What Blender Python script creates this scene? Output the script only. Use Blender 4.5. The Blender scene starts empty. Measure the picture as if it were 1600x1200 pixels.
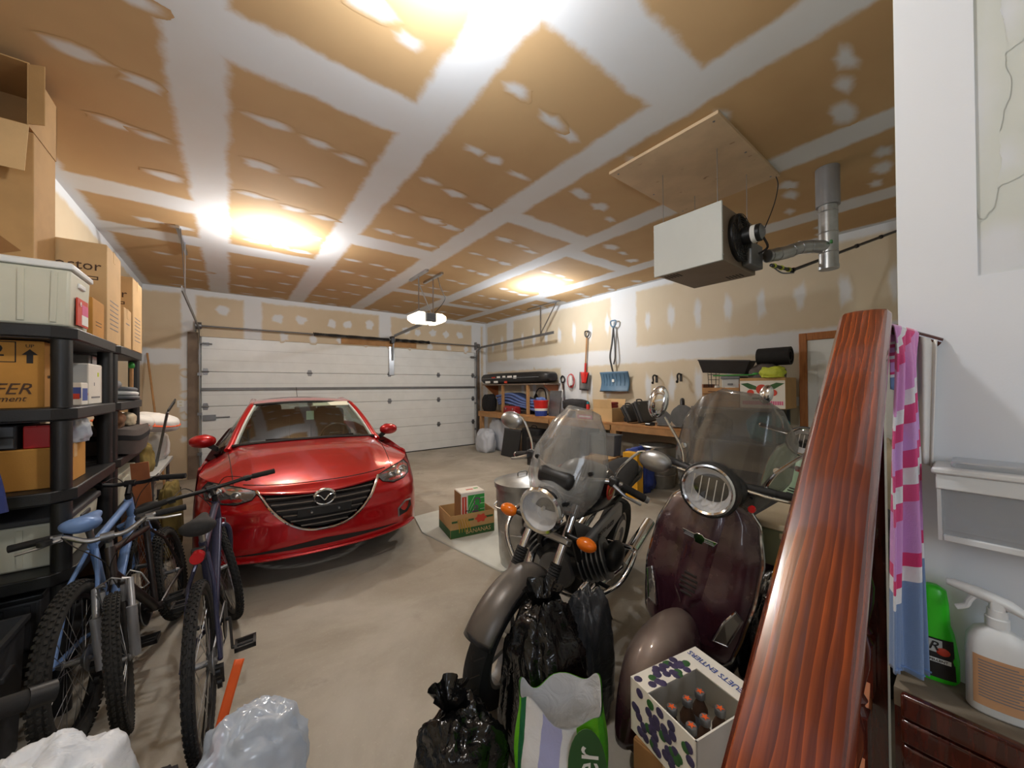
import bpy, math, random
from mathutils import Vector, Matrix, noise
# ---------------------------------------------------------------- camera, world, light, exposure
SC = bpy.context.scene
COL = SC.collection
CAM_YAW, CAM_PITCH, CAM_ROLL, CAM_Z, FPX = .6586, .0077, -.0078, 1.56, 570.08
def cam_axes():
    fw = Vector((math.sin(CAM_YAW)*math.cos(CAM_PITCH), math.cos(CAM_YAW)*math.cos(CAM_PITCH), math.sin(CAM_PITCH)))
    rt = Vector((math.cos(CAM_YAW), -math.sin(CAM_YAW), 0)); up = rt.cross(fw)
    c, s = math.cos(CAM_ROLL), math.sin(CAM_ROLL)
    return rt*c+up*s, up*c-rt*s, fw
_r, _u, _f = cam_axes()
cam = bpy.data.objects.new('camera', bpy.data.cameras.new('camera')); COL.objects.link(cam)
cam.data.sensor_width = 36; cam.data.lens = FPX/1600*36; cam.data.clip_start = .02
cam.matrix_world = Matrix(((_r.x,_u.x,-_f.x,0),(_r.y,_u.y,-_f.y,0),(_r.z,_u.z,-_f.z,CAM_Z),(0,0,0,1)))
SC.camera = cam
W = bpy.data.worlds.new('daylight'); SC.world = W; W.use_nodes = True
W.node_tree.nodes['Background'].inputs[0].default_value = (.72,.82,1,1)
W.node_tree.nodes['Background'].inputs[1].default_value = 1.2
def lamp(name, kind, loc, energy, color=(1,1,1), size=.1, size_y=None, direction=None, parent=None, spot=None):
    d = bpy.data.lights.new(name, kind); d.energy = energy; d.color = color
    if kind == 'AREA':
        d.size = size
        if size_y: d.shape = 'RECTANGLE'; d.size_y = size_y
    elif kind == 'SUN': d.angle = size
    else: d.shadow_soft_size = size
    o = bpy.data.objects.new(name, d); COL.objects.link(o); o.location = loc
    if direction: o.rotation_euler = Vector(direction).to_track_quat('-Z','Y').to_euler()
    if parent: o.parent = parent
    return o
# daylight coming in through the window behind the photographer
lamp('window_daylight', 'AREA', (-.55,-1.52,2.0), 8, (.82,.9,1), .9, 1.1, (.30,1,-.14))
SC.view_settings.view_transform = 'Standard'; SC.view_settings.look = 'None'
SC.view_settings.exposure = .92; SC.view_settings.gamma = 1
# room dimensions (metres)
XL, XR, YB, YF, ZC = -1.135, 5.635, 8.473, -1.6, 3.308
DXL, DW, DH = -.397, 5.67, 2.498
PX, PY = 1.33, .13            # house wall beside the stairs: its face and its end

# ---------------------------------------------------------------- helpers
def V(*a): return Vector(a if len(a) > 1 else a[0])
def at(px, py, ax, val):
    """point of the plane ax=val that lies on the line of sight of pixel (px,py) of the 1600x1200 frame"""
    d = _r*((px-800)/FPX) + _u*((600-py)/FPX) + _f
    i = 'xyz'.index(ax); o = Vector((0,0,CAM_Z))
    return o + d*((val-o[i])/d[i])
def basis(axis):
    a = Vector(axis).normalized(); t = Vector((0,0,1)) if abs(a.z) < .9 else Vector((1,0,0))
    u = t.cross(a).normalized(); return u, a.cross(u), a
class MB:
    def __init__(s): s.v, s.f, s.uv = [], [], None
    def add(s, vs, fs):
        n = len(s.v); s.v += [tuple(v) for v in vs]; s.f += [tuple(i+n for i in f) for f in fs]; return s
    def box(s, c, size, rot=None):
        hx, hy, hz = size[0]/2, size[1]/2, size[2]/2; c = Vector(c)
        vs = [Vector((x*hx,y*hy,z*hz)) for x in (-1,1) for y in (-1,1) for z in (-1,1)]
        if rot is not None:
            m = rot if isinstance(rot, Matrix) else Matrix.Rotation(rot, 3, 'Z'); vs = [m @ v for v in vs]
        return s.add([v+c for v in vs], [(0,1,3,2),(4,6,7,5),(0,4,5,1),(2,3,7,6),(0,2,6,4),(1,5,7,3)])
    def bx(s, x0,y0,z0,x1,y1,z1): return s.box(((x0+x1)/2,(y0+y1)/2,(z0+z1)/2),(abs(x1-x0),abs(y1-y0),abs(z1-z0)))
    def cyl(s, p, q, r0, r1=None, n=14, caps=True):
        r1 = r0 if r1 is None else r1; p, q = Vector(p), Vector(q); u, w, _ = basis(q-p)
        ring = lambda c, r: [c+u*(r*math.cos(2*math.pi*i/n))+w*(r*math.sin(2*math.pi*i/n)) for i in range(n)]
        fs = [(i,(i+1)%n,n+(i+1)%n,n+i) for i in range(n)]
        if caps: fs += [tuple(range(n-1,-1,-1)), tuple(range(n,2*n))]
        return s.add(ring(p,r0)+ring(q,r1), fs)
    def rod(s, p, q, w, d, up=(0,0,1)):
        """rectangular bar from p to q, w across, d along the up side"""
        p, q = Vector(p), Vector(q); a = (q-p).normalized(); x = a.cross(Vector(up)).normalized(); y = x.cross(a)
        r = lambda c: [c+x*(w/2*i)+y*(d/2*j) for i,j in ((-1,-1),(1,-1),(1,1),(-1,1))]
        return s.add(r(p)+r(q), [(0,1,5,4),(1,2,6,5),(2,3,7,6),(3,0,4,7),(3,2,1,0),(4,5,6,7)])
    def tube(s, pts, r, n=8, closed=False, flat=1.0):
        pts = [Vector(p) for p in pts]; m = len(pts); rs = r if isinstance(r,(list,tuple)) else [r]*m
        vs = []; u = None
        for i, p in enumerate(pts):
            a = (pts[(i+1)%m]-pts[i-1]) if (closed or 0 < i < m-1) else (pts[1]-pts[0] if i == 0 else pts[-1]-pts[-2])
            a.normalize()
            if u is None: u, w, _ = basis(a)
            else:
                u = u - a*u.dot(a)
                u = basis(a)[0] if u.length < 1e-6 else u.normalized()
                w = a.cross(u)
            vs += [p+u*(rs[i]*math.cos(2*math.pi*k/n))+w*(rs[i]*flat*math.sin(2*math.pi*k/n)) for k in range(n)]
        fs = [(i*n+k, i*n+(k+1)%n, ((i+1)%m)*n+(k+1)%n, ((i+1)%m)*n+k) for i in range(m if closed else m-1) for k in range(n)]
        if not closed: fs += [tuple(range(n-1,-1,-1)), tuple(range((m-1)*n, m*n))]
        return s.add(vs, fs)
    def lathe(s, prof, o=(0,0,0), axis=(0,0,1), n=24, closed=False, caps=True):
        """prof: (radius, height) pairs around axis through o"""
        o = Vector(o); u, w, a = basis(axis); m = len(prof); vs = []
        for r, h in prof:
            vs += [o+a*h+u*(r*math.cos(2*math.pi*k/n))+w*(r*math.sin(2*math.pi*k/n)) for k in range(n)]
        fs = [(i*n+k, i*n+(k+1)%n, ((i+1)%m)*n+(k+1)%n, ((i+1)%m)*n+k) for i in range(m if closed else m-1) for k in range(n)]
        if not closed and caps:
            if prof[0][0] > 1e-5: fs.append(tuple(range(n-1,-1,-1)))
            if prof[-1][0] > 1e-5: fs.append(tuple(range((m-1)*n, m*n)))
        return s.add(vs, fs)
    def torus(s, c, axis, R, r, n=40, k=10, flat=1.0):
        return s.lathe([(R+r*math.cos(2*math.pi*j/k), flat*r*math.sin(2*math.pi*j/k)) for j in range(k)], c, axis, n, closed=True)
    def prism(s, poly, o, u, v, d):
        """polygon (a,b) in the frame o,u,v pushed along the vector d"""
        o, u, v, d = Vector(o), Vector(u), Vector(v), Vector(d); n = len(poly)
        b = [o+u*p[0]+v*p[1] for p in poly]
        return s.add(b+[p+d for p in b], [tuple(range(n-1,-1,-1)), tuple(range(n,2*n))]+[(i,(i+1)%n,n+(i+1)%n,n+i) for i in range(n)])
    def loft(s, rings, caps=True, closed=True):
        n = len(rings[0]); m = len(rings)
        vs = [p for r in rings for p in r]
        fs = [(i*n+k, i*n+(k+1)%n, (i+1)*n+(k+1)%n, (i+1)*n+k) for i in range(m-1) for k in range(n if closed else n-1)]
        if caps: fs += [tuple(range(n-1,-1,-1)), tuple(range((m-1)*n, m*n))]
        return s.add(vs, fs)
    def grid(s, fn, nu, nv, uv=True, wrap=False):
        base = len(s.v)
        if uv and s.uv is None and base == 0: s.uv = []
        vs = []; 
        for j in range(nv+1):
            for i in range(nu+1):
                vs.append(fn(i/nu, j/nv))
                if s.uv is not None: s.uv.append((i/nu, j/nv))
        return s.add(vs, [(j*(nu+1)+i, j*(nu+1)+i+1, (j+1)*(nu+1)+i+1, (j+1)*(nu+1)+i) for j in range(nv) for i in range(nu)])
    def ell(s, c, r, nu=20, nv=12, fn=None):
        c = Vector(c); vs = [];
        for j in range(nv+1):
            t = math.pi*j/nv
            for i in range(nu):
                p = 2*math.pi*i/nu; d = Vector((math.sin(t)*math.cos(p), math.sin(t)*math.sin(p), math.cos(t)))
                k = fn(d) if fn else 1
                vs.append(c+Vector((d.x*r[0]*k, d.y*r[1]*k, d.z*r[2]*k)))
        return s.add(vs, [(j*nu+i, (j+1)*nu+i, (j+1)*nu+(i+1)%nu, j*nu+(i+1)%nu) for j in range(nv) for i in range(nu)])
    def xf(s, m):
        s.v = [tuple(m @ Vector(v)) for v in s.v]; return s
    def mesh(s, name):
        me = bpy.data.meshes.new(name); me.from_pydata(s.v, [], s.f)
        if s.uv is not None and len(s.uv) == len(s.v):
            l = me.uv_layers.new(name='UVMap').data
            for lp in me.loops: l[lp.index].uv = s.uv[lp.vertex_index]
        me.validate(); return me
    def build(s, name, mat, parent=None, smooth=True, bevel=0, sub=0, solid=0, angle=38, loc=None, rot=None):
        me = s.mesh(name)
        if mat: me.materials.append(MAT[mat] if isinstance(mat, str) else mat)
        if smooth:
            for p in me.polygons: p.use_smooth = True
            if not sub: me.set_sharp_from_angle(angle=math.radians(angle))
        o = bpy.data.objects.new(name, me); COL.objects.link(o)
        if parent: o.parent = parent
        if loc is not None: o.location = loc
        if rot is not None: o.rotation_euler = rot
        if solid:
            m = o.modifiers.new('t','SOLIDIFY'); m.thickness = solid; m.offset = 0
        if bevel:
            m = o.modifiers.new('b','BEVEL'); m.width = bevel; m.segments = 2; m.limit_method = 'ANGLE'; m.angle_limit = math.radians(50)
            for p in me.polygons: p.use_smooth = True
            me.set_sharp_from_angle(angle=math.radians(180)) if False else None
        if sub:
            m = o.modifiers.new('s','SUBSURF'); m.levels = sub; m.render_levels = sub
        return o
def arc(c, r, a0, a1, n, u, v):
    c, u, v = Vector(c), Vector(u), Vector(v)
    return [c+u*(r*math.cos(a0+(a1-a0)*i/n))+v*(r*math.sin(a0+(a1-a0)*i/n)) for i in range(n+1)]
def bez(p, n=12):
    """smooth curve through the points p (Catmull-Rom)"""
    p = [Vector(q) for q in p]; out = []
    for i in range(len(p)-1):
        a, b, c, d = p[max(i-1,0)], p[i], p[i+1], p[min(i+2,len(p)-1)]
        for k in range(n):
            t = k/n; out.append(.5*((2*b)+(c-a)*t+(2*a-5*b+4*c-d)*t*t+(3*b-a-3*c+d)*t**3))
    out.append(p[-1]); return out
def interp(tab, x):
    if x <= tab[0][0]: return tab[0][1]
    for (a,b),(c,d) in zip(tab, tab[1:]):
        if x <= c:
            t = (x-a)/(c-a); t = t*t*(3-2*t)*.5+t*.5; return b+(d-b)*t
    return tab[-1][1]
def tag(o, label=None, cat=None, group=None, kind=None):
    for k, v in (('label',label),('category',cat),('group',group),('kind',kind)):
        if v: o[k] = v
    return o
def thing(name, label, cat, loc=(0,0,0), rot=0, group=None):
    o = bpy.data.objects.new(name, None); COL.objects.link(o); o.empty_display_size = .1
    o.location = loc; o.rotation_euler = rot if isinstance(rot, tuple) else (0,0,rot)
    return tag(o, label, cat, group)
def copy_tree(o, parent=None):
    c = o.copy(); COL.objects.link(c); c.parent = parent
    for ch in list(o.children):
        copy_tree(ch, c)
    return c
def structure(o): o['kind'] = 'structure'; return o
def text(s, size, mat, parent, o, u, v, name='lettering', align='CENTER', ext=.0006, sx=1.0, shear=0):
    """flat lettering at point o of the parent's frame, reading along u, up along v"""
    c = bpy.data.curves.new(name, 'FONT'); c.body = s; c.size = size; c.extrude = ext; c.align_x = align; c.align_y = 'CENTER'; c.shear = shear
    c.resolution_u = 2
    tmp = bpy.data.objects.new(name, c); me = bpy.data.meshes.new_from_object(tmp); me.name = name; bpy.data.objects.remove(tmp); bpy.data.curves.remove(c)
    me.materials.clear(); me.materials.append(MAT[mat]); ob = bpy.data.objects.new(name, me); COL.objects.link(ob); ob.parent = parent
    u = Vector(u).normalized(); v = (Vector(v)-u*u.dot(Vector(v))).normalized(); n = u.cross(v); o = Vector(o)+n*.0012
    u = u*sx
    ob.matrix_local = Matrix(((u.x,v.x,n.x,o.x),(u.y,v.y,n.y,o.y),(u.z,v.z,n.z,o.z),(0,0,0,1)))
    return ob
# ---------------------------------------------------------------- materials
MAT = {}
def srgb(c):
    f = lambda x: x/12.92 if x <= .04045 else ((x+.055)/1.055)**2.4
    return tuple(f(x/255) for x in c)+(1,)
class NT:
    def __init__(s, m): s.t = m.node_tree; s.bsdf = s.t.nodes['Principled BSDF']; s.out = s.t.nodes['Material Output']
    def n(s, typ, **kw):
        nd = s.t.nodes.new(typ)
        for k, v in kw.items():
            if k.startswith('i_'):
                key = k[2:]; key = int(key) if key.isdigit() else key.replace('_',' ')
                s.set(nd.inputs[key], v)
            else: setattr(nd, k, v)
        return nd
    def set(s, inp, v):
        if isinstance(v, bpy.types.NodeSocket): s.t.links.new(v, inp)
        else: inp.default_value = v
    def m(s, op, a, b=0.0, c=0.0):
        nd = s.t.nodes.new('ShaderNodeMath'); nd.operation = op
        for i, v in enumerate((a,b,c)): s.set(nd.inputs[i], v)
        return nd.outputs[0]
    def ss(s, lo, hi, x):
        nd = s.n('ShaderNodeMapRange', interpolation_type='SMOOTHSTEP'); s.set(nd.inputs[0], x)
        nd.inputs[1].default_value = lo; nd.inputs[2].default_value = hi; return nd.outputs[0]
    def mix(s, f, a, b):
        nd = s.n('ShaderNodeMix', data_type='RGBA'); s.set(nd.inputs[0], f); s.set(nd.inputs[6], a); s.set(nd.inputs[7], b); return nd.outputs[2]
    def noise(s, scale, detail=3, vec=None, rough=.55, dist=0):
        nd = s.n('ShaderNodeTexNoise'); nd.inputs['Scale'].default_value = scale; nd.inputs['Detail'].default_value = detail
        nd.inputs['Roughness'].default_value = rough; nd.inputs['Distortion'].default_value = dist
        s.set(nd.inputs['Vector'], vec if vec is not None else s.obj()); return nd.outputs[0]
    def obj(s):
        if not hasattr(s,'_tc'): s._tc = s.n('ShaderNodeTexCoord')
        return s._tc.outputs['Object']
    def pos(s):
        if not hasattr(s,'_g'): s._g = s.n('ShaderNodeNewGeometry')
        return s._g.outputs['Position']
    def uv(s):
        s.obj(); return s._tc.outputs['UV']
    def xyz(s, vec):
        nd = s.n('ShaderNodeSeparateXYZ'); s.set(nd.inputs[0], vec); return nd.outputs
    def scale(s, vec, sc):
        nd = s.n('ShaderNodeMapping'); s.set(nd.inputs[0], vec); nd.inputs['Scale'].default_value = sc; return nd.outputs[0]
    def bump(s, h, strength=.3, dist=.01):
        nd = s.n('ShaderNodeBump'); nd.inputs['Strength'].default_value = strength; nd.inputs['Distance'].default_value = dist
        s.set(nd.inputs['Height'], h); s.set(s.bsdf.inputs['Normal'], nd.outputs[0])
def newmat(name, col, rough=.5, metal=0, coat=0, emit=0, spec=None, sheen=0, trans=0, alpha=None):
    m = bpy.data.materials.new(name); m.use_nodes = True; MAT[name] = m; b = m.node_tree.nodes['Principled BSDF'].inputs
    c = srgb(col); b['Base Color'].default_value = c; b['Roughness'].default_value = rough; b['Metallic'].default_value = metal
    if coat: b['Coat Weight'].default_value = coat; b['Coat Roughness'].default_value = .04
    if emit: b['Emission Color'].default_value = c; b['Emission Strength'].default_value = emit
    if spec is not None: b['Specular IOR Level'].default_value = spec
    if sheen: b['Sheen Weight'].default_value = sheen
    if trans: b['Transmission Weight'].default_value = trans
    return m
def vmat(name, col, rough=.5, metal=0, var=.18, scale=6, bump=.15, bscale=60, col2=None, **kw):
    """principled material whose colour wanders between two shades, with fine relief"""
    m = newmat(name, col, rough, metal, **kw); t = NT(m)
    a = srgb(col); b = srgb(col2) if col2 else tuple(x*(1-var) for x in a[:3])+(1,)
    t.set(t.bsdf.inputs['Base Color'], t.mix(t.ss(.35,.65,t.noise(scale,4)), a, b))
    if bump: t.bump(t.noise(bscale,3), bump, .004)
    return m
for row in [
 # name, colour, roughness, metallic, variation, noise scale, bump, bump scale
 ('cardboard',(186,148,98),.85,0,.12,5,.12,120), ('cardboard_pale',(206,172,124),.85,0,.1,4,.1,120), ('cardboard_amber',(196,140,62),.8,0,.12,4,.1,120),
 ('cardboard_dark',(150,108,64),.9,0,.15,5,.1,120), ('black_plastic',(30,30,31),.45,0,.25,8,.12,150), ('grey_plastic',(112,116,120),.5,0,.1,5,.05,90),
 ('dark_grey_plastic',(62,62,64),.55,0,.15,6,.1,90), ('white_plastic',(226,229,228),.4,0,.05,4,.03,40), ('cream_plastic',(205,204,186),.5,0,.06,4,.04,60),
 ('rubber',(27,26,26),.8,0,.3,20,.25,160), ('dusty_rubber',(42,40,37),.9,0,.3,15,.25,160), ('rough_wood',(176,132,86),.8,0,.2,7,.2,60),
 ('grey_lumber',(128,112,98),.9,0,.25,6,.25,50), ('bench_wood',(178,128,80),.7,0,.18,5,.12,60), ('galvanised',(188,190,190),.35,.9,.22,9,.1,40),
 ('steel',(190,192,196),.28,1,.1,6,.04,60), ('dull_steel',(140,142,145),.45,.9,.15,8,.08,60), ('chrome',(225,227,230),.09,1,.04,4,0,1),
 ('aluminium',(176,176,176),.35,.9,.1,7,.05,60), ('black_metal',(32,32,33),.4,.3,.25,9,.08,90), ('grey_metal',(120,121,122),.45,.6,.15,7,.06,60),
 ('heater_white',(196,200,196),.4,0,.04,3,.03,50), ('heater_brown',(138,122,106),.5,.2,.12,4,.05,50), ('black_fabric',(28,28,30),.95,0,.3,10,.3,200),
 ('grey_fabric',(92,84,80),.9,0,.15,8,.3,220), ('white_fabric',(226,224,220),.9,0,.06,6,.2,200), ('blue_fabric',(44,58,120),.7,0,.25,6,.2,120),
 ('blue_foam',(98,120,178),.8,0,.15,6,.15,120), ('olive_fabric',(136,118,62),.85,0,.3,8,.3,160), ('tan_fabric',(190,176,150),.9,0,.12,5,.2,120),
 ('red_plastic',(200,36,32),.4,0,.12,5,.05,60), ('dark_red',(150,32,34),.5,0,.2,6,.08,60), ('orange_plastic',(236,96,32),.4,0,.1,5,.05,60),
 ('blue_plastic',(40,64,148),.45,0,.12,5,.05,60), ('steel_blue',(88,122,150),.45,0,.1,5,.06,60), ('teal_plastic',(26,140,156),.4,0,.2,8,.2,40),
 ('green_plastic',(44,140,52),.45,0,.12,5,.05,60), ('lime_plastic',(196,214,40),.45,0,.1,5,.04,60), ('yellow_lime',(190,200,60),.6,0,.2,12,.2,60),
 ('dark_green',(38,66,44),.6,0,.15,6,.05,60), ('yellow_print',(226,184,52),.6,0,.15,8,.05,60), ('red_print',(206,66,44),.6,0,.1,5,0,60),
 ('green_print',(48,158,66),.6,0,.08,5,0,60), ('dark_green_print',(46,92,44),.6,0,.1,5,0,60), ('purple_print',(130,48,120),.6,0,.08,5,0,60), ('blue_print',(70,90,160),.6,0,.08,5,0,60),
 ('black_print',(34,28,26),.7,0,.1,5,0,60), ('brown_print',(74,50,34),.7,0,.1,5,0,60), ('white_print',(236,236,232),.6,0,.04,5,0,60), ('pink_print',(214,92,140),.6,0,.06,5,0,60),
 ('grey_print',(120,120,124),.6,0,.06,5,0,60), ('white_card',(226,222,212),.7,0,.05,4,.05,80), ('plywood',(206,180,146),.7,0,.16,3,.1,40),
 ('gypsum',(208,212,206),.85,0,.12,3,.1,60), ('porcelain',(236,234,228),.3,0,.03,4,0,1), ('silver_paint',(150,150,152),.35,.4,.12,5,.04,60),
 ('charcoal_paint',(50,50,53),.3,.2,.15,5,.04,60), ('purple_paint',(70,36,50),.22,.35,.3,3,0,1), ('mint_paint',(160,190,160),.3,0,.06,4,0,1), ('sage_paint',(126,132,106),.45,0,.1,4,.03,60),
 ('navy_paint',(56,58,84),.3,.3,.12,6,.03,60), ('light_blue_paint',(120,152,204),.35,.1,.12,6,.03,60), ('brown_paint',(48,40,38),.35,.2,.2,8,.06,60), ('seat_grey',(96,94,94),.8,0,.1,6,.2,120),
 ('seat_black',(38,37,37),.85,0,.15,6,.2,120), ('amber_lens',(226,112,16),.2,0,.1,8,0,1), ('red_lens',(180,12,22),.2,0,.1,8,0,1), ('sponge_yellow',(232,172,40),.8,0,.1,8,.1,60),
 ('fur_brown',(120,84,56),.95,0,.35,14,.8,60), ('dark_cloth',(44,42,44),.9,0,.25,8,.3,120), ('tan_plastic',(196,150,110),.5,0,.08,6,0,1), ('gold_metal',(178,150,80),.35,.8,.15,6,.05,60),
 ('berry_print',(64,54,92),.6,0,.3,30,0,1), ('reflector_silver',(236,237,240),.4,.0,.1,9,0,1), ('light_grey_card',(186,188,186),.7,0,.06,4,.05,60), ('spruce',(158,92,50),.5,0,.2,8,.1,60), ('stone_floor',(128,116,98),.8,0,.2,6,.15,60)]:
    vmat(row[0], row[1], row[2], row[3], row[4], row[5], row[6], row[7])
for n in ('purple_paint','mint_paint'): MAT[n].node_tree.nodes['Principled BSDF'].inputs['Coat Weight'].default_value = .6
def dusty(name, amount, col=(150,138,124)):
    """dust lying on upward faces of a lacquered thing"""
    t = NT(MAT[name]); g = t.n('ShaderNodeNewGeometry'); z = t.xyz(g.outputs['Normal'])[2]
    src = t.bsdf.inputs['Base Color'].links[0].from_socket
    k = t.m('MULTIPLY', t.ss(.0,.9, t.m('ADD', z, t.m('MULTIPLY', t.m('SUBTRACT', t.noise(7,5), .5), 1.2))), amount)
    t.set(t.bsdf.inputs['Base Color'], t.mix(k, src, srgb(col)))
    t.set(t.bsdf.inputs['Roughness'], t.m('ADD', t.m('MULTIPLY', k, .6), .2))
dusty('purple_paint', .55); dusty('charcoal_paint', .3)
def car_paint():
    m = newmat('red_paint',(176,10,20),.28,.35,coat=1); t = NT(m)
    t.set(t.bsdf.inputs['Base Color'], t.mix(t.ss(.3,.7,t.noise(2,3)), srgb((186,10,20)), srgb((168,8,18))))
car_paint()
def film(name, tint=(1,1,1), gloss=.10, haze=0.0, hazecol=(200,200,200), rough=.02, dust=0):
    """thin clear sheet: see-through, a little mirror-like, optionally milky with scratches and dust"""
    m = bpy.data.materials.new(name); m.use_nodes = True; MAT[name] = m; t = NT(m); nt = m.node_tree
    tr = t.n('ShaderNodeBsdfTransparent'); tr.inputs[0].default_value = tint+(1,)
    gl = t.n('ShaderNodeBsdfGlossy'); gl.inputs['Roughness'].default_value = rough
    lw = t.n('ShaderNodeLayerWeight'); lw.inputs[0].default_value = .25
    f = t.m('ADD', t.m('MULTIPLY', lw.outputs['Facing'], .5), gloss*.5)
    a = t.n('ShaderNodeMixShader'); t.set(a.inputs[0], t.m('MINIMUM', f, .8)); nt.links.new(tr.outputs[0], a.inputs[1]); nt.links.new(gl.outputs[0], a.inputs[2])
    out = a.outputs[0]
    if haze or dust:
        df = t.n('ShaderNodeBsdfDiffuse'); df.inputs[0].default_value = srgb(hazecol)
        b = t.n('ShaderNodeMixShader')
        k = t.m('ADD', haze, t.m('MULTIPLY', t.ss(.45,.75,t.noise(5,6)), dust)); t.set(b.inputs[0], k)
        nt.links.new(out, b.inputs[1]); nt.links.new(df.outputs[0], b.inputs[2]); out = b.outputs[0]
    nt.links.new(out, t.out.inputs[0]); return m
film('car_glass',(.72,.80,.76),.12); film('lens_glass',(.95,.95,.95),.25); film('clear_screen',(.72,.72,.71),.10,.20,(190,190,188),.08,.18)
film('smoke_screen',(.50,.49,.47),.08,.12,(170,165,158),.08,.14); film('clear_bin',(.93,.95,.97),.2,.20,(235,240,245),.12,.08); film('window_glass',(.97,.98,1),.1)
film('milky_film',(.85,.9,.98),.25,.45,(215,226,240),.15,.2)
def bagmat(name, col, rough, scale=22):
    m = newmat(name, col, rough); t = NT(m); t.bump(t.noise(scale,3,dist=2.0), .45, .02)
bagmat('black_bag',(15,15,16),.14,9); bagmat('grey_bag',(52,54,58),.28,9); bagmat('white_bag',(222,226,232),.35,10); bagmat('pale_bag',(190,196,206),.4); bagmat('black_tarp',(34,34,34),.5,12)
def concrete():
    m = newmat('concrete',(160,150,134),.75); t = NT(m); p = t.pos()
    a = t.mix(t.ss(.3,.7,t.noise(1.1,6,p,.6,.6)), srgb((178,172,160)), srgb((150,142,128)))
    a = t.mix(t.m('MULTIPLY', t.ss(.58,.74,t.noise(2.6,5,p,.6,.4)), .55), a, srgb((118,110,98)))
    a = t.mix(t.m('MULTIPLY', t.ss(.55,.8,t.noise(60,3,p)), .35), a, srgb((190,184,170)))
    t.set(t.bsdf.inputs['Base Color'], a); t.set(t.bsdf.inputs['Roughness'], t.m('ADD', t.m('MULTIPLY', t.noise(5,4,p), .3), .5))
    t.bump(t.noise(45,5,p), .2, .004)
concrete()
def paper_nodes(t, a, b):
    return t.mix(t.ss(.35,.7,t.noise(.8,4,t.pos())), srgb(a), srgb(b))
MUD = (214,218,222)
def drywall(name, a, b, bands=()):
    """plasterboard paper with bands of joint compound: (axis, centre, half width, other axis, from, to); and the matching filler for screw heads"""
    m = newmat(name, a, .9); t = NT(m); p = t.pos(); c = paper_nodes(t, a, b); X = t.xyz(p)
    wob = t.m('MULTIPLY', t.m('SUBTRACT', t.noise(5,5,p,.65), .5), .10); mask = None
    for ax, ctr, h, ax2, lo, hi in bands:
        d = t.m('ADD', t.m('ABSOLUTE', t.m('SUBTRACT', X['xyz'.index(ax)], ctr)), wob); k = t.ss(h+.03, h-.03, d)
        if ax2:
            q = X['xyz'.index(ax2)]; k = t.m('MULTIPLY', k, t.m('MULTIPLY', t.m('GREATER_THAN', q, lo), t.m('LESS_THAN', q, hi)))
        mask = k if mask is None else t.m('MAXIMUM', mask, k)
    if mask is not None:
        c = t.mix(t.m('MULTIPLY', mask, t.m('ADD', t.m('MULTIPLY', t.noise(2.5,4,p), .25), .8)), c, srgb(MUD))
    t.set(t.bsdf.inputs['Base Color'], c); t.bump(t.noise(220,2,p), .06, .002)
    m = newmat(name+'_filler', MUD, .9); t = NT(m); p = t.pos(); nt = m.node_tree; d = t.xyz(t.uv())[0]
    e = t.m('ADD', d, t.m('MULTIPLY', t.m('SUBTRACT', t.noise(9,5,p,.65), .5), .03))
    t.set(t.bsdf.inputs['Base Color'], t.mix(t.m('MULTIPLY', t.ss(.004,.05,e), .92), paper_nodes(t, a, b), srgb(MUD)))
    tr = t.n('ShaderNodeBsdfTransparent'); mx = t.n('ShaderNodeMixShader'); t.set(mx.inputs[0], t.m('GREATER_THAN', e, .004))
    nt.links.new(tr.outputs[0], mx.inputs[1]); nt.links.new(t.bsdf.outputs[0], mx.inputs[2]); nt.links.new(mx.outputs[0], t.out.inputs[0])
CX = [XL,-.14,1.04,2.2,3.45,4.78,XR]
CROWS = [[4.63,5.7],[2.28,5.7],[1.1,4.5],[2.95,6.4],[3.3,6.9],[1.9,5.4]]
cb = [('x',x,.135,None,0,0) for x in CX[1:6]]+[('x',XL,.09,None,0,0),('x',XR,.09,None,0,0),('y',YB,.09,None,0,0)]
for i in range(6): cb += [('y',y,.17 if i < 3 else .12,'x',CX[i],CX[i+1]) for y in CROWS[i]]
drywall('ceiling_paper',(194,162,118),(182,149,106),cb)
drywall('back_paper',(206,190,164),(196,178,150),[('x',.35,.14,None,0,0),('x',2.85,.14,None,0,0),('x',5.33,.15,None,0,0),('z',ZC,.09,None,0,0),('z',2.13,.13,'x',XL,DXL),('x',-.57,.10,'z',.9,ZC),('x',XR,.09,None,0,0)])
drywall('right_paper',(208,196,174),(200,187,162),[('z',ZC,.10,None,0,0),('z',2.10,.14,None,0,0),('y',3.98,.27,'z',2.1,ZC),('y',7.35,.14,'z',2.1,ZC),('y',5.2,.36,'z',0,2.1),('y',YB,.1,None,0,0)])
drywall('left_paper',(208,192,164),(198,180,150),[('z',ZC,.10,None,0,0),('z',2.09,.13,None,0,0)])
drywall('green_paper',(206,210,202),(196,201,194)); drywall('fresh_white',(226,230,234),(220,225,230))
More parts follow.
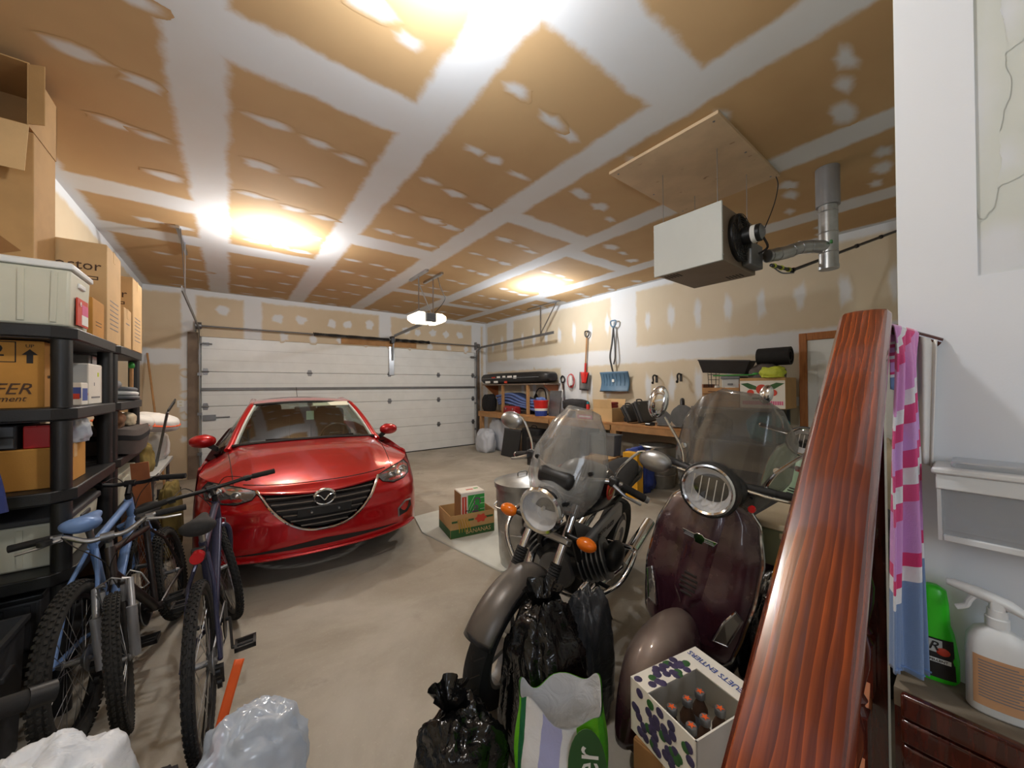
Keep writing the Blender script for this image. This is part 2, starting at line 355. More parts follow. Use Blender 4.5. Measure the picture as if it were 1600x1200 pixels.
def stained():
    m = newmat('stained_wood',(120,44,18),.22,coat=.6); t = NT(m); o = t.obj()
    w = t.n('ShaderNodeTexWave', wave_type='BANDS', bands_direction='Y', wave_profile='SAW'); t.set(w.inputs['Vector'], t.scale(o,(.16,1,.5)))
    w.inputs['Scale'].default_value = 30; w.inputs['Distortion'].default_value = 4.5; w.inputs['Detail'].default_value = 2; w.inputs['Detail Scale'].default_value = 1.2
    n = t.noise(4,5,t.scale(o,(1.2,40,40)),.6)
    k = t.m('ADD', t.m('MULTIPLY', t.m('POWER', w.outputs['Fac'], 2.5), .36), t.m('MULTIPLY', n, .62))
    c = t.mix(t.ss(.15,.95,k), srgb((78,26,14)), srgb((176,82,36)))
    c = t.mix(t.m('MULTIPLY', t.ss(.45,.7,t.noise(2.2,3,t.scale(o,(1,4,4)))), .55), c, srgb((74,28,20)))
    t.set(t.bsdf.inputs['Base Color'], c); t.bump(k, .08, .003)
    m2 = m.copy(); m2.name = 'dark_stained_wood'; MAT['dark_stained_wood'] = m2
    b = m2.node_tree.nodes['Principled BSDF']; l = b.inputs['Base Color'].links[0]; m2.node_tree.links.remove(l); b.inputs['Base Color'].default_value = srgb((70,28,20))
    t2 = NT(m2); t2.set(b.inputs['Base Color'], t2.mix(t2.ss(.35,.65,t2.noise(9,4,t2.scale(t2.obj(),(8,8,1)))), srgb((78,30,20)), srgb((56,20,16))))
stained()
def emit(name, col, s):
    newmat(name, col, .4, emit=s)
emit('bulb_glow',(255,240,214),14); emit('opener_lens',(255,236,206),1.6)
def oak():
    m = newmat('oak_trim',(166,104,50),.45); t = NT(m)
    t.set(t.bsdf.inputs['Base Color'], t.mix(t.ss(.3,.7,t.noise(4,5,t.scale(t.obj(),(22,22,1.5)))), srgb((176,112,56)), srgb((150,90,42))))
oak()
def plystain():
    t = NT(MAT['plywood']); src = t.bsdf.inputs['Base Color'].links[0].from_socket
    k = t.ss(.66,.72,t.noise(7,3,t.scale(t.obj(),(2,1,1)),.5)); t.set(t.bsdf.inputs['Base Color'], t.mix(t.m('MULTIPLY',k,.7), src, srgb((120,84,58))))
plystain()

# ---------------------------------------------------------------- the room
RND = random.Random(7)
structure(MB().bx(XL-.2,YF-.2,-.1,XR+.2,YB+.5,0).build('floor','concrete',smooth=False))
DABN = [0]
def dab(parent, c, u, v, n, ru, rv, seed=0):
    c, u, v, n = Vector(c), Vector(u), Vector(v), Vector(n); r = random.Random(seed); m = MB(); m.uv = [(min(ru,rv)*.9,0)]; k = 12
    DABN[0] += 1; off = .0003+.00012*(DABN[0]%9)
    m.v = [tuple(c+n*off)]
    for i in range(k):
        a = 2*math.pi*i/k; j = r.uniform(.75,1.25); m.v.append(tuple(c+n*off+u*(ru*j*math.cos(a))+v*(rv*j*math.sin(a)))); m.uv.append((0,0))
    m.f = [(0,1+i,1+(i+1)%k) for i in range(k)]
    return m.build('screw_patch',parent.data.materials[0].name+'_filler',parent,smooth=False)
# ceiling: sheets of plasterboard, taped joints and filled screw heads
ceil = structure(MB().bx(XL-.2,YF-.2,ZC+.02,XR+.2,YB+.3,ZC+.1).build('ceiling','ceiling_paper',smooth=False))
cx = CX
rows = CROWS
DN = (0,0,-1)
for i in range(6):
    ys = [YF]+rows[i]+[YB]
    for y0, y1 in zip(ys, ys[1:]):
        MB().bx(cx[i],y0,ZC,cx[i+1],y1,ZC+.0195).build('plasterboard_sheet','ceiling_paper',ceil,smooth=False)
    w = cx[i+1]-cx[i]
    for r in range(17):
        y = -1.3+.6*r
        if min(abs(y-q) for q in rows[i]) < .22 or y > YB-.1: continue
        for q, fx in enumerate((.3,.52,.74) if w > 1 else (.5,.76)):
            if RND.random() < .07: continue
            dab(ceil,(cx[i]+w*fx+RND.uniform(-.05,.05),y+RND.uniform(-.03,.03)+.05*(q-1),ZC),(1,0,0),(0,1,0),DN,RND.uniform(.12,.19),RND.uniform(.06,.09),r*31+i*7+q)
# back wall with the opening of the garage door
wb = structure(MB().bx(XL-.2,YB,0,DXL-.02,YB+.15,ZC).bx(DXL+DW+.02,YB,0,XR+.2,YB+.15,ZC).bx(DXL-.02,YB,DH,DXL+DW+.02,YB+.15,ZC).build('wall_back','back_paper',smooth=False))
BN = (0,-1,0)
for k, (x, z) in enumerate([(-.1,3.0),(.75,2.93),(1.15,2.95),(1.72,2.93),(2.05,2.95),(2.5,2.98),(3.35,2.93),(3.65,2.9),(4.05,2.93),(4.42,2.92),(4.82,2.93)]):
    dab(wb,(x,YB,z),(1,0,0),(0,0,1),BN,.12,.12,k)
for k in range(9): dab(wb,(.85+.52*k,YB,2.58),(1,0,0),(0,0,1),BN,.1,.12,k+40)
for k in range(4): dab(wb,(-.62,YB,.7+.38*k),(1,0,0),(0,0,1),BN,.08,.09,k+70)
# left wall, right wall
wl = structure(MB().bx(XL-.2,YF-.2,0,XL,YB,ZC).build('wall_left','left_paper',smooth=False))
wr = structure(MB().bx(XR,PY,0,XR+.2,YB,ZC).build('wall_right','right_paper',smooth=False))
RN = (-1,0,0)
for k in range(19):
    y = .55+.42*k
    if abs(y-3.98) < .3 or abs(y-7.35) < .2: continue
    dab(wr,(XR,y,2.68+RND.uniform(-.05,.05)),(0,1,0),(0,0,1),RN,.085,RND.uniform(.22,.3),k)
    if 1.6 < y and abs(y-5.2) > .3:
        dab(wr,(XR,y,1.55),(0,1,0),(0,0,1),RN,.085,RND.uniform(.3,.42),k+20)
# house wall beside the stairs (near, white) with its end, and the wall with the window behind the photographer
wp = structure(MB().bx(PX,YF,0,PX+.12,PY,ZC).bx(PX+.12,PY-.12,0,XR+.2,PY,ZC).build('wall_house','green_paper',smooth=False))
MB().bx(PX-.004,-1.55,.875,PX,PY-.001,1.80).bx(PX-.004,.005,1.80,PX,PY-.001,ZC).build('primed_coat','fresh_white',wp,smooth=False)
for k, (y, z, ry, rz) in enumerate([(-.035,2.36,.05,.09),(-.03,2.05,.045,.08),(0,2.2,.04,.3),(-.02,1.84,.09,.09),(-.02,2.6,.05,.06)]):
    dab(wp,(PX-.0005,y,z),(0,1,0),(0,0,1),RN,ry,rz,k)
wf = structure(MB().bx(XL-.2,YF-.15,0,-1.0,YF,ZC).bx(-.1,YF-.15,0,PX+.12,YF,ZC).bx(-1.0,YF-.15,0,-.1,YF,1.45).bx(-1.0,YF-.15,2.55,-.1,YF,ZC).build('wall_front','fresh_white',smooth=False))
win = structure(MB().bx(-1.0,YF-.1,1.45,-.94,YF+.01,2.55).bx(-.16,YF-.1,1.45,-.1,YF+.01,2.55).bx(-1.0,YF-.1,1.45,-.1,YF+.01,1.51).bx(-1.0,YF-.1,2.49,-.1,YF+.01,2.55).build('window_1','white_plastic',smooth=False))
MB().bx(-.94,YF-.06,1.51,-.16,YF-.054,2.49).build('pane','window_glass',win,smooth=False)

# ---------------------------------------------------------------- garage door
gd = structure(thing('door_1','white sectional overhead garage door',None,(0,YB+.02,0)))
PH = DH/4
MB().bx(DXL-.02,.051,0,DXL+DW+.02,.06,DH+.02).build('gap_light_blocker','light_grey_card',gd,smooth=False)  # sheet added behind the panels to keep outside light out of their gaps
for k in range(4):
    p = MB().bx(DXL,0,k*PH+.004,DXL+DW,.05,(k+1)*PH-.002)
    p.build('panel','white_plastic',gd,bevel=.004)
    for z in (.33,.66): MB().bx(DXL+.01,-.0012,k*PH+PH*z-.002,DXL+DW-.01,.001,k*PH+PH*z+.002).build('groove','light_grey_card',gd,smooth=False)
MB().bx(DXL,-.045,PH*2.5-.022,DXL+DW,0,PH*2.5+.022).bx(DXL,-.05,PH*2.5+.014,DXL+DW,-.02,PH*2.5+.022).build('strut','grey_metal',gd,smooth=False)
MB().bx(DXL-.01,-.01,-.0,DXL+DW+.01,.05,.02).build('bottom_seal','rubber',gd,smooth=False)
def hinge(x, z):
    MB().prism([(-.03,-.06),(.03,-.06),(.04,-.02),(.04,.02),(.03,.06),(-.03,.06),(-.04,.02),(-.04,-.02)],(x,-.001,z),(1,0,0),(0,0,1),(0,-.004,0)).cyl((x-.05,-.012,z),(x+.05,-.012,z),.012,n=8).build('hinge','dull_steel',gd)
for k in (1,2,3):
    for x in (.055,1.7,3.35,4.6,5.62): hinge(DXL+x, k*PH)
for x in (.06,DW-.06):
    MB().bx(DXL+x-.05,-.03,PH*4-.16,DXL+x+.05,0,PH*4-.1).cyl((DXL+x-.09,-.04,PH*4-.13),(DXL+x+.09,-.04,PH*4-.13),.012).build('top_roller','dull_steel',gd)
MB().bx(DXL+3.33,-.04,PH*3-.02,DXL+3.45,0,PH*4+.02).build('opener_bracket','steel',gd,bevel=.004)
MB().rod((DXL+3.41,-.06,PH*4-.3),(DXL+3.41,-.12,DH+.22),.03,.02).build('pull_arm','dull_steel',gd)
MB().bx(DXL+.02,-.03,1.0,DXL+.2,0,1.1).cyl((DXL+.2,-.015,1.05),(DXL+.4,-.015,1.05),.012).build('slide_bolt','dull_steel',gd)
for x0, x1 in ((DXL-.18,DXL-.04),(DXL+DW+.05,DXL+DW+.14)):
    structure(MB().bx(x0,YB-.04,0,x1,YB,DH+.06).build('trim_1','grey_lumber',smooth=False))
MB().bx(DXL+2.3,YB-.02,DH+.02,DXL+4.0,YB,DH+.14).build('header_board','rough_wood',wb,smooth=False)
def track(side):
    x = DXL-.02 if side < 0 else DXL+DW+.02
    t = thing('door_track','galvanised overhead door track '+('beside the tall shelves and broom' if side < 0 else 'above the cluttered workbench'),'door track',(x,YB-.06,0),0,None)
    r = .3; zt = DH+.12
    pts = [V(0,0,.05),V(0,0,zt-r)]+arc((0,-r,zt-r),r,0,math.pi/2,8,(0,1,0),(0,0,1))[1:]+[V(0,-3.0,zt+.06)]
    m = MB()
    for a, b in zip(pts, pts[1:]): m.rod(a,b,.012,.055,up=(0,-1,.001) if abs((b-a).z) > abs((b-a).y) else (0,0,1)); 
    m.build('rail','dull_steel',t)
    h = MB().rod((0,-2.6,zt+.05),(0,-2.6,ZC),.006,.035,up=(0,1,0)).rod((0,-2.6,zt+.08),(.0,-3.1,ZC),.006,.03,up=(0,1,0)).rod((-.02,-2.2,ZC-.02),(-.02,-3.2,ZC-.02),.03,.03)
    h.build('hanger','steel',t)
    for z in (.4,1.1,1.8): MB().bx(-.03,-.02,z,.03,.06,z+.05).build('bracket','dull_steel',t,smooth=False)
track(-1); track(1)
ts = thing('torsion_shaft','dark steel torsion shaft with two long coil springs above the garage door','door spring',(0,YB-.122,DH+.17))
MB().cyl((DXL-.05,0,0),(DXL+DW+.05,0,0),.014).build('shaft','grey_metal',ts)
for a, b in ((1.75,3.3),(3.45,4.3)):
    MB().tube([V(DXL+a+(b-a)*i/220,.028*math.cos(i*1.6),.028*math.sin(i*1.6)) for i in range(221)],.011,6).build('spring','black_metal',ts)
for x in (-.03,DW+.03):
    MB().cyl((DXL+x-.04,0,0),(DXL+x+.04,0,0),.06,n=20).bx(DXL+x-.05,.0,-.1,DXL+x-.03,.098,.1).build('cable_drum','dull_steel',ts)
MB().bx(DXL+3.34,-.03,-.08,DXL+3.42,.098,.08).build('centre_bracket','black_metal',ts,bevel=.005)
# opener, its rail, bulbs
op = thing('garage_door_opener','white garage door opener with glowing lamp covers hanging from metal straps','door opener',(2.43,5.3,2.62))
MB().bx(-.09,-.17,-.06,.09,.2,.08).build('motor_housing','grey_plastic',op,bevel=.02)
for k in range(7): MB().bx(-.075,-.173,-.04+.016*k,.075,-.169,-.033+.016*k).build('vent_slot','dark_grey_plastic',op,smooth=False)
for s in (-1,1):
    MB().prism([(0,-.07),(.10,-.06),(.17,-.02),(.17,.05),(.10,.085),(0,.085)],(s*.091,-.16,0),(s,0,0),(0,0,1),(0,.3,0)).build('lamp_cover','opener_lens',op,bevel=.015)
    MB().rod((s*.12,.02,.07),(s*.12,.02,ZC-2.62-.03),.004,.035,up=(0,1,0)).build('hanging_strap','steel',op)
MB().rod((-.12,.02,.55),(.12,.05,.08),.004,.03,up=(0,1,0)).build('cross_brace','steel',op)
for s in (-1,1): MB().bx(s*.12-.02,-.3,ZC-2.62-.035,s*.12+.02,.35,ZC-2.62-.002).build('ceiling_angle','steel',op,smooth=False)
MB().tube(bez([(.05,.1,.09),(.2,.1,.16),(.34,.05,.36),(.3,.02,.45),(.2,-.06,.55),(.14,-.1,.68)]),.005,6).build('power_cord','black_metal',op)
lamp('opener_light','POINT',(2.43,5.3,2.50),15,(1,.83,.6),.12)
rl = tag(MB().rod((2.6,5.5,2.66),(DXL+3.41,YB-.16,DH+.26),.03,.05).build('opener_rail','dull_steel'),'straight black steel rail running from opener to garage door header','opener rail')
def bulb(loc, label, e, col=(1,.97,.93)):
    t = thing('ceiling_bulb',label,'light bulb',loc)
    MB().lathe([(.06,0),(.06,-.015),(.045,-.035),(.03,-.05)],n=20).build('lamp_holder','porcelain',t)
    MB().lathe([(.014,-.05),(.016,-.07),(.028,-.10),(.031,-.12),(.024,-.142),(0,-.152)],n=18).build('glass_bulb','bulb_glow',t)
    lamp('bulb_light','POINT',(loc[0],loc[1],loc[2]-.23),e,col,.06)
bulb((.41,4.87,ZC),'bare glowing bulb on the ceiling above the red car',44)
bulb((4.28,4.69,ZC),'bare glowing bulb on the ceiling beside the shovel wall',46,(.93,.96,1))
bulb((.62,1.22,ZC),'bare glowing bulb on the ceiling between the stairs and the bicycles',31,(.95,.97,1))
# outlet on the back wall, man door, switch plate
o = thing('wall_outlet','white outlet plate on the wall beside the garage door jamb','outlet',(at(282,631,'y',YB).x,YB,at(282,631,'y',YB).z))
MB().bx(-.045,-.008,-.06,.045,0,.06).build('cover_plate','white_plastic',o,bevel=.003)
for s in (-1,1): MB().bx(-.018,-.01,s*.028-.014,.018,-.007,s*.028+.014).build('socket_face','cream_plastic',o,smooth=False)
sw = thing('light_switch','white double switch plate on the beige wall beside the oak door casing','switch',(XR,at(1240,627,'x',XR).y,at(1240,627,'x',XR).z),0)
MB().bx(-.008,-.06,-.058,0,.06,.058).build('cover_plate','white_plastic',sw,bevel=.003)
for s in (-1,1): MB().bx(-.016,s*.024-.005,-.012,-.007,s*.024+.005,.012).build('toggle','white_plastic',sw,smooth=False)
d2 = structure(thing('door_2','white panelled side door with oak casing',None,(XR,1.35,0)))
MB().bx(-.03,-.86,0,-.005,-.03,2.1).build('leaf','white_plastic',d2,bevel=.004)
for (y0,y1) in ((-.4,-.13),(-.76,-.49)):
    for (z0,z1) in ((.25,.9),(1.0,1.85)):
        MB().bx(-.036,y0,z0,-.028,y1,z1).build('raised_panel','white_plastic',d2,bevel=.006)
for y0,y1,z0,z1 in ((-.03,.05,0,2.19),(-.94,-.86,0,2.19),(-.86,-.03,2.1,2.19)): MB().bx(-.045,y0,z0,0,y1,z1).build('casing','oak_trim',d2,bevel=.006)
MB().lathe([(.025,0),(.025,.01),(.01,.02),(.01,.045),(.028,.05),(.03,.065),(.02,.08),(0,.082)],(-.03,-.8,1.0),(-1,0,0),18).build('door_knob','gold_metal',d2)
# ---------------------------------------------------------------- red hatchback
def build_car():
    T = thing('hatchback_car','red five-door hatchback car parked facing into the garage','car',(.62,3.30,0),math.radians(-4))
    L, HW = 4.46, .885
    prof = [(.14,.16),(.2,.05),(.26,.015),(.36,.0),(.5,.015),(.6,.05),(.68,.12),(.74,.2),(.8,.3),(.9,.42)]
    def front(x, z): return .60*(1-(1-min(.999,abs(x)/.9)**2.6)**(1/2.6)) + interp(prof, z)
    hx = lambda u: HW*math.sin((u*2-1)*math.pi/2)
    def ztop(x): a = abs(x)/HW; return .752+.04*a*a+.035*a**4          # upper rim of the nose
    cowl = lambda x: 1.32+.0*x+.16*(x/HW)**2
    def wside(y): return HW+.012*math.sin(min(1,max(0,(y-.5)/3.4))*math.pi)
    # nose skin
    def fnose(u, v):
        x = hx(u); zt = ztop(x); z = .24+(zt-.24)*v
        return (x, front(x,z), z)
    # openings: grille, lower intake, fog lamp pockets are separate dark pieces set into the skin
    def gtop(x): return .69+.03*(abs(x)/.445)**1.5
    def gbot(x): a = min(1,abs(x)/.445); return .425+.29*a**2.4
    def inside(x, z):
        if abs(x) < .44 and gbot(x) < z < gtop(x): return True
        return False
    nx, nz = 96, 40; m = MB(); vs = []
    for j in range(nz+1):
        for i in range(nx+1): vs.append(fnose(i/nx,j/nz))
    fs = []
    for j in range(nz):
        for i in range(nx):
            x, z = vs[j*(nx+1)+i][0]*.5+vs[(j+1)*(nx+1)+i+1][0]*.5, vs[j*(nx+1)+i][2]*.5+vs[(j+1)*(nx+1)+i+1][2]*.5
            if not inside(x,z): fs.append((j*(nx+1)+i, j*(nx+1)+i+1, (j+1)*(nx+1)+i+1, (j+1)*(nx+1)+i))
    m.add(vs, fs).build('front_bumper','red_paint',T,angle=60)
    # bonnet and wings
    def fhood(u, v):
        x = hx(u); zt = ztop(x); y0 = front(x,zt); y1 = cowl(x)
        zc = 1.0-.05*(x/HW)**2-.13*max(0,abs(x)/HW-.72)/.28
        if abs(x) > .80: pass
        t = v**.8; crease = .012*math.exp(-((abs(x)-.46-.12*v)/.05)**2)
        return (x*(1+.015*v), y0+(y1-y0)*v, zt+(zc-zt)*t + .035*math.sin(v*math.pi)*(1-(x/HW)**2*.5)+crease*math.sin(min(1,v*1.2)*math.pi))
    MB().grid(fhood,60,30,uv=False).build('bonnet','red_paint',T,angle=60)
    seam = [V(x,front(x,ztop(x))+.015,ztop(x)+.008) for x in [(-.56+.04*i) for i in range(29)]]
    MB().tube(seam,.004,5).build('bonnet_gap','black_print',T)
    for s in (-1,1):
        pts = [V(fhood(.5+s*.5*(.50+.12*v),v))+V(0,0,.002) for v in [k/12 for k in range(13)]]
        MB().tube(pts,.003,5).build('wing_gap','black_print',T)
    # flanks with wheel arches
    wheels = [.93,3.63]
    def zb(y):
        z = .2
        for w in wheels:
            d = abs(y-w)
            if d < .36: z = max(z, .31+math.sqrt(.36**2-d*d))
        return z
    def ztf(y):
        return interp([(.46,.82),(.8,.86),(1.48,.905),(2.4,.93),(3.6,.96),(4.3,.94),(4.46,.9)], y)
    for s in (-1,1):
        def fs_(u, v):
            y = .44+(L-.44)*u; b = zb(y); z = b+(ztf(y)-b)*v
            y = max(y, front(HW,z))
            x = wside(y)+.02*math.sin(min(1,(z-.2)/.7)*math.pi)*min(1,max(0,(y-.6)/.5))
            if y > 3.9: x -= .10*((y-3.9)/.56)**2
            if y < .9: x = HW*(1.0+.02*((y-.44)/.46))
            return (s*x, y, z)
        MB().grid(fs_,90,12,uv=False).build('flank','red_paint',T,angle=60)
        for w in wheels:
            MB().lathe([(.37,0),(.37,-.24),(0,-.24)],(s*.86,w,.38),(s,0,0),32).build('wheel_well','black_print',T)
            wh = MB().lathe([(.20,-.10),(.28,-.105),(.315,-.09),(.32,0),(.315,.09),(.28,.105),(.20,.1),(.2,-.1)],(s*.78,w,.32),(s,0,0),36).build('wheel','rubber',T)
            r = MB().lathe([(.205,.08),(.2,.03),(.05,.05),(.03,.07),(0,.07)],(s*.78,w,.32),(s,0,0),30)
            for k in range(10):
                a = k*math.pi/5; r.rod((s*.865,w+.03*math.cos(a),.32+.03*math.sin(a)),(s*.865,w+.2*math.cos(a),.32+.2*math.sin(a)),.035,.015,up=(1,0,0))
            r.build('alloy_rim','aluminium',wh)
    # cabin
    hdr = lambda x: (2.06+.10*(x/.56)**2, 1.388-.035*(x/.56)**2)       # windscreen header: y, z
    def fwind(u, v):
        xb = (u*2-1)*.70; xt = (u*2-1)*.545; x = xb+(xt-xb)*v; yb, zb_ = cowl(xb)-.02, 1.0-.035*(xb/.7)**2; yt, zt = hdr(xt)
        return (x, yb+(yt-yb)*v, zb_+(zt-zb_)*v+.03*math.sin(v*math.pi))
    MB().grid(fwind,20,12,uv=False).build('windscreen','car_glass',T)
    def froof(u, v):
        y = 2.06+1.75*v; k = interp([(0,1.0),(.3,1.02),(.7,.97),(1,.86)], v); x = (u*2-1)*.56*k
        z = interp([(0,1.388),(.25,1.435),(.5,1.44),(.8,1.40),(1,1.33)], v)-.04*(u*2-1)**2
        return (x, y+(.10*(u*2-1)**2)*(1-v), z)
    MB().grid(froof,20,20,uv=False).build('roof','red_paint',T,angle=70)
    rim = [fwind(u,1) for u in [k/12 for k in range(13)]]
    MB().tube([V(p)+V(0,.0,.004) for p in rim],.016,6).build('windscreen_header','black_print',T)
    MB().tube([V(fwind(k/16,0))+V(0,-.015,.006) for k in range(17)],.017,6).build('cowl_seal','black_print',T)
    for s in (-1,1):
        u0 = .5+s*.5
        pts = [V(fwind(u0,k/12))+V(s*.015,.01,0) for k in range(13)]
        MB().tube([pts[0]+V(s*.02,-.05,-.03)]+pts+[V(froof(u0,.1)),V(froof(u0,.4)),V(froof(u0,.75)),V(froof(u0,1)),V(s*.66,4.25,.98)],.034,8,flat=.8).build('roof_pillar','red_paint',T,angle=70)
        MB().tube([V(fwind(u0,k/12))+V(-s*.02,.012,-.004) for k in range(13)],.022,6).build('pillar_trim','light_grey_card',T)
        def fglass(u, v):
            y = 1.55+2.6*u; b = V(s*(wside(y)-.03),y,ztf(y)); vv = min(1,max(0,(y-2.06)/1.75))
            if y < 2.2:
                q = (y-1.48)/.72; t = V(fwind(u0,max(0,min(1,q))))
            else: t = V(froof(u0,vv))
            t = V(t.x,y,t.z)
            return b.lerp(t,v)
        MB().grid(fglass,24,4,uv=False).build('side_glass','car_glass',T)
    MB().grid(lambda u,v: V(froof(u,1)).lerp(V((u*2-1)*.68,4.3,.98),v),12,6,uv=False).build('rear_window','car_glass',T)
    MB().grid(lambda u,v: V((u*2-1)*.72,4.28,.99).lerp(V((u*2-1)*.80,4.44,.35),v),12,6,uv=False).build('tailgate','red_paint',T)
    MB().bx(-.78,.5,.16,.78,4.3,.24).build('underbody','black_print',T,smooth=False)
    MB().grid(lambda u,v: V((u*2-1)*.86,1.3+.14*(u*2-1)**2+2.95*v,.9-.25*math.sin(v*math.pi)),10,10,uv=False).build('cabin_floor','seat_black',T)
    # grille
    g = MB().grid(lambda u,v: (lambda x: (x, front(x,gbot(x)+(gtop(x)-gbot(x))*v)+.07, gbot(x)+(gtop(x)-gbot(x))*v))((u*2-1)*.445),40,8,uv=False).build('grille_backing','black_print',T)
    for k in range(6):
        z0 = .46+.042*k; hw = max(.05,.445*min(1,max(0,(z0-.425)/.29))**(1/2.4))-.012
        pts = [V(x,front(x,z0+.03*(abs(x)/.56)**1.5)+.025,z0+.03*(abs(x)/.56)**1.5) for x in [hw*(i/14*2-1) for i in range(29)]] if False else [V(x,front(x,z0)+.022,z0+.012*(x/.445)**2) for x in [hw*(i/14-1) for i in range(29)]]
        MB().tube(pts,.013,6,flat=.55).build('grille_bar','charcoal_paint',T)
    MB().tube([V(x,front(x,gtop(x))+.004,gtop(x)) for x in [.45*(i/20-1) for i in range(41)]],.011,8).build('grille_upper_edge','red_paint',T)
    wing = [V(x,front(x,gbot(x))-.006,gbot(x)-.004) for x in [.45*(i/30-1) for i in range(61)]]
    MB().tube([wing[0]+V(-.02,.02,.035)]+wing+[wing[-1]+V(.02,.02,.035)],.0125,8,flat=.7).build('chrome_wing','chrome',T)
    # plate carrier and badge
    MB().box((0,front(0,.55)+.0,.565),(.4,.02,.07)).build('plate_carrier','black_plastic',T,bevel=.005)
    for s in (-1,1): MB().cyl((s*.1,.0,.565),(s*.1,.03,.565),.008,n=10).build('plate_screw','steel',T)
    yb = front(0,.66)-.03
    bd = MB().tube([V(.078*math.cos(a),yb,.655+.062*math.sin(a)) for a in [2*math.pi*k/32 for k in range(32)]],.011,8,closed=True).build('front_badge','chrome',T)
    MB().lathe([(.074,0),(0,.003)],(0,yb+.008,.655),(0,-1,0),28).build('badge_backing','black_print',bd)
    MB().tube(bez([(-.07,yb-.002,.675),(-.035,yb-.004,.667),(0,yb-.006,.630),(.035,yb-.004,.667),(.07,yb-.002,.675)],6),[.004+.005*math.sin(math.pi*i/24) for i in range(25)],6).build('badge_wings','chrome',bd)
    # headlamps: swept clusters on the corners
    for s in (-1,1):
        out = [(.455,.735),(.50,.69),(.60,.665),(.72,.675),(.80,.70),(.835,.76),(.80,.80),(.68,.785),(.56,.765)]
        def hp(x, z, off): 
            return V(s*x, front(x,min(z,ztop(x)))+off, min(z, ztop(x)+.0))
        ring0 = [hp(x,z,-.004) for x,z in out]; c = V(s*.66,front(.66,.73)-.012,.73)
        hl = MB().add([p+V(0,-.003,0) for p in ring0]+[c+V(0,-.001,0)],[(i,(i+1)%9,9) for i in range(9)]).build('headlamp','dark_grey_plastic',T)
        MB().add([p+V(0,-.006,0) for p in ring0]+[c+(p-c)*.6+V(0,-.03,0) for p in ring0]+[c+V(0,-.036,0)],[(i,(i+1)%9,9+(i+1)%9,9+i) for i in range(9)]+[(9+i,9+(i+1)%9,18) for i in range(9)]).build('lamp_lens','lens_glass',hl)
        MB().tube([p+V(0,-.006,0) for p in ring0],.005,5,closed=True).build('lamp_surround','black_print',hl)
        for x, z, r in ((.735,.735,.042),(.60,.715,.032)):
            y = front(x,z)
            MB().lathe([(r*1.2,.0),(r*1.15,.012),(r,.014),(r*.9,.004),(r*.6,.012),(0,.022)],(s*x,y-.012,z),(s*.25,-1,0),22).build('projector','chrome' if x > .7 else 'aluminium',hl)
        # fog lamp pocket
        q = [(.62,.36),(.72,.37),(.78,.41),(.77,.47),(.70,.48),(.62,.43)]
        MB().add([V(s*x,front(x,z)-.004,z) for x,z in q],[tuple(range(6))]).build('fog_pocket','black_plastic',T,smooth=False)
        MB().tube([V(s*x,front(x,z)-.006,z) for x,z in q[3:]+q[:1]],.009,6).build('fog_trim','aluminium',T)
        # door mirrors
        mr = MB().ell((s*.97,1.76,1.0),(.12,.07,.07),18,12,lambda d: 1-.18*max(0,d.y)+.12*abs(d.x*d.z)-.1*max(0,-d.x*s)).build('door_mirror','red_paint',T)
        MB().rod((s*.84,1.74,.90),(s*.92,1.76,.955),.05,.04,up=(0,1,0)).build('mirror_stem','black_plastic',mr)
        MB().lathe([(.07,0),(0,.002)],(s*.965,1.82,1.0),(0,1,0),18).build('mirror_glass','chrome',mr)
        MB().rod((s*.02-.02*s,1.30,1.008),(s*.05+.45*(1 if s > 0 else .9)*s*.9,1.36,1.012),.012,.02).build('wiper','black_print',T)
    # lower intake and lip
    def lo(x, k): a = min(1,abs(x)/.62); return (.29+.012*a, .345-.04*a)[k]
    MB().grid(lambda u,v: (lambda x: (x, front(x,lo(x,0)+(lo(x,1)-lo(x,0))*v)-.003, lo(x,0)+(lo(x,1)-lo(x,0))*v))((u*2-1)*.62),30,2,uv=False).build('lower_intake','black_print',T)
    MB().tube([V(x,front(x,.25)-.015,.25+.015*(x/.8)**2) for x in [.8*(i/20-1) for i in range(41)]],.022,8,flat=.6).build('bumper_lip','red_paint',T)
    MB().tube([V(0,3.5,1.41),V(0,3.75,1.58)],.004,5).build('aerial','black_print',T)
    # interior seen through the glass
    def seat(x, mat):
        st = MB().box((x,2.55,.72),(.5,.5,.16)).build('seat',mat,T,bevel=.05)
        MB().box((x,2.86,.98),(.46,.14,.56),Matrix.Rotation(-.2,3,'X')).build('seat_back',mat,st,bevel=.05)
        MB().box((x,2.95,1.25),(.26,.1,.17),Matrix.Rotation(-.15,3,'X')).build('head_rest',mat,st,bevel=.04)
    seat(-.36,'seat_black'); seat(.36,'seat_black')
    MB().box((0,3.55,.98),(1.1,.14,.5)).build('rear_bench','seat_black',T,bevel=.05)
    MB().box((0,1.66,.86),(1.36,.5,.2)).build('dashboard','dark_grey_plastic',T,bevel=.07)
    MB().box((.0,1.92,.86),(.3,.04,.14)).build('centre_display','black_plastic',T,bevel=.02)
    MB().torus((.36,2.02,.93),(0,.9,.35),.175,.017,32,8).build('steering_wheel','black_plastic',T)
    MB().box((.36,2.02,.93),(.16,.03,.1)).build('wheel_hub','black_plastic',T,bevel=.02)
    MB().box((.0,1.94,1.30),(.24,.03,.07)).build('interior_mirror','black_plastic',T,bevel=.015)
    MB().box((.05,1.93,1.22),(.085,.01,.11)).build('hanging_permit','mint_paint',T,bevel=.002)
    MB().box((.30,2.04,1.355),(.42,.12,.015),Matrix.Rotation(.4,3,'X')).build('sun_visor','cream_plastic',T,bevel=.005)
build_car()
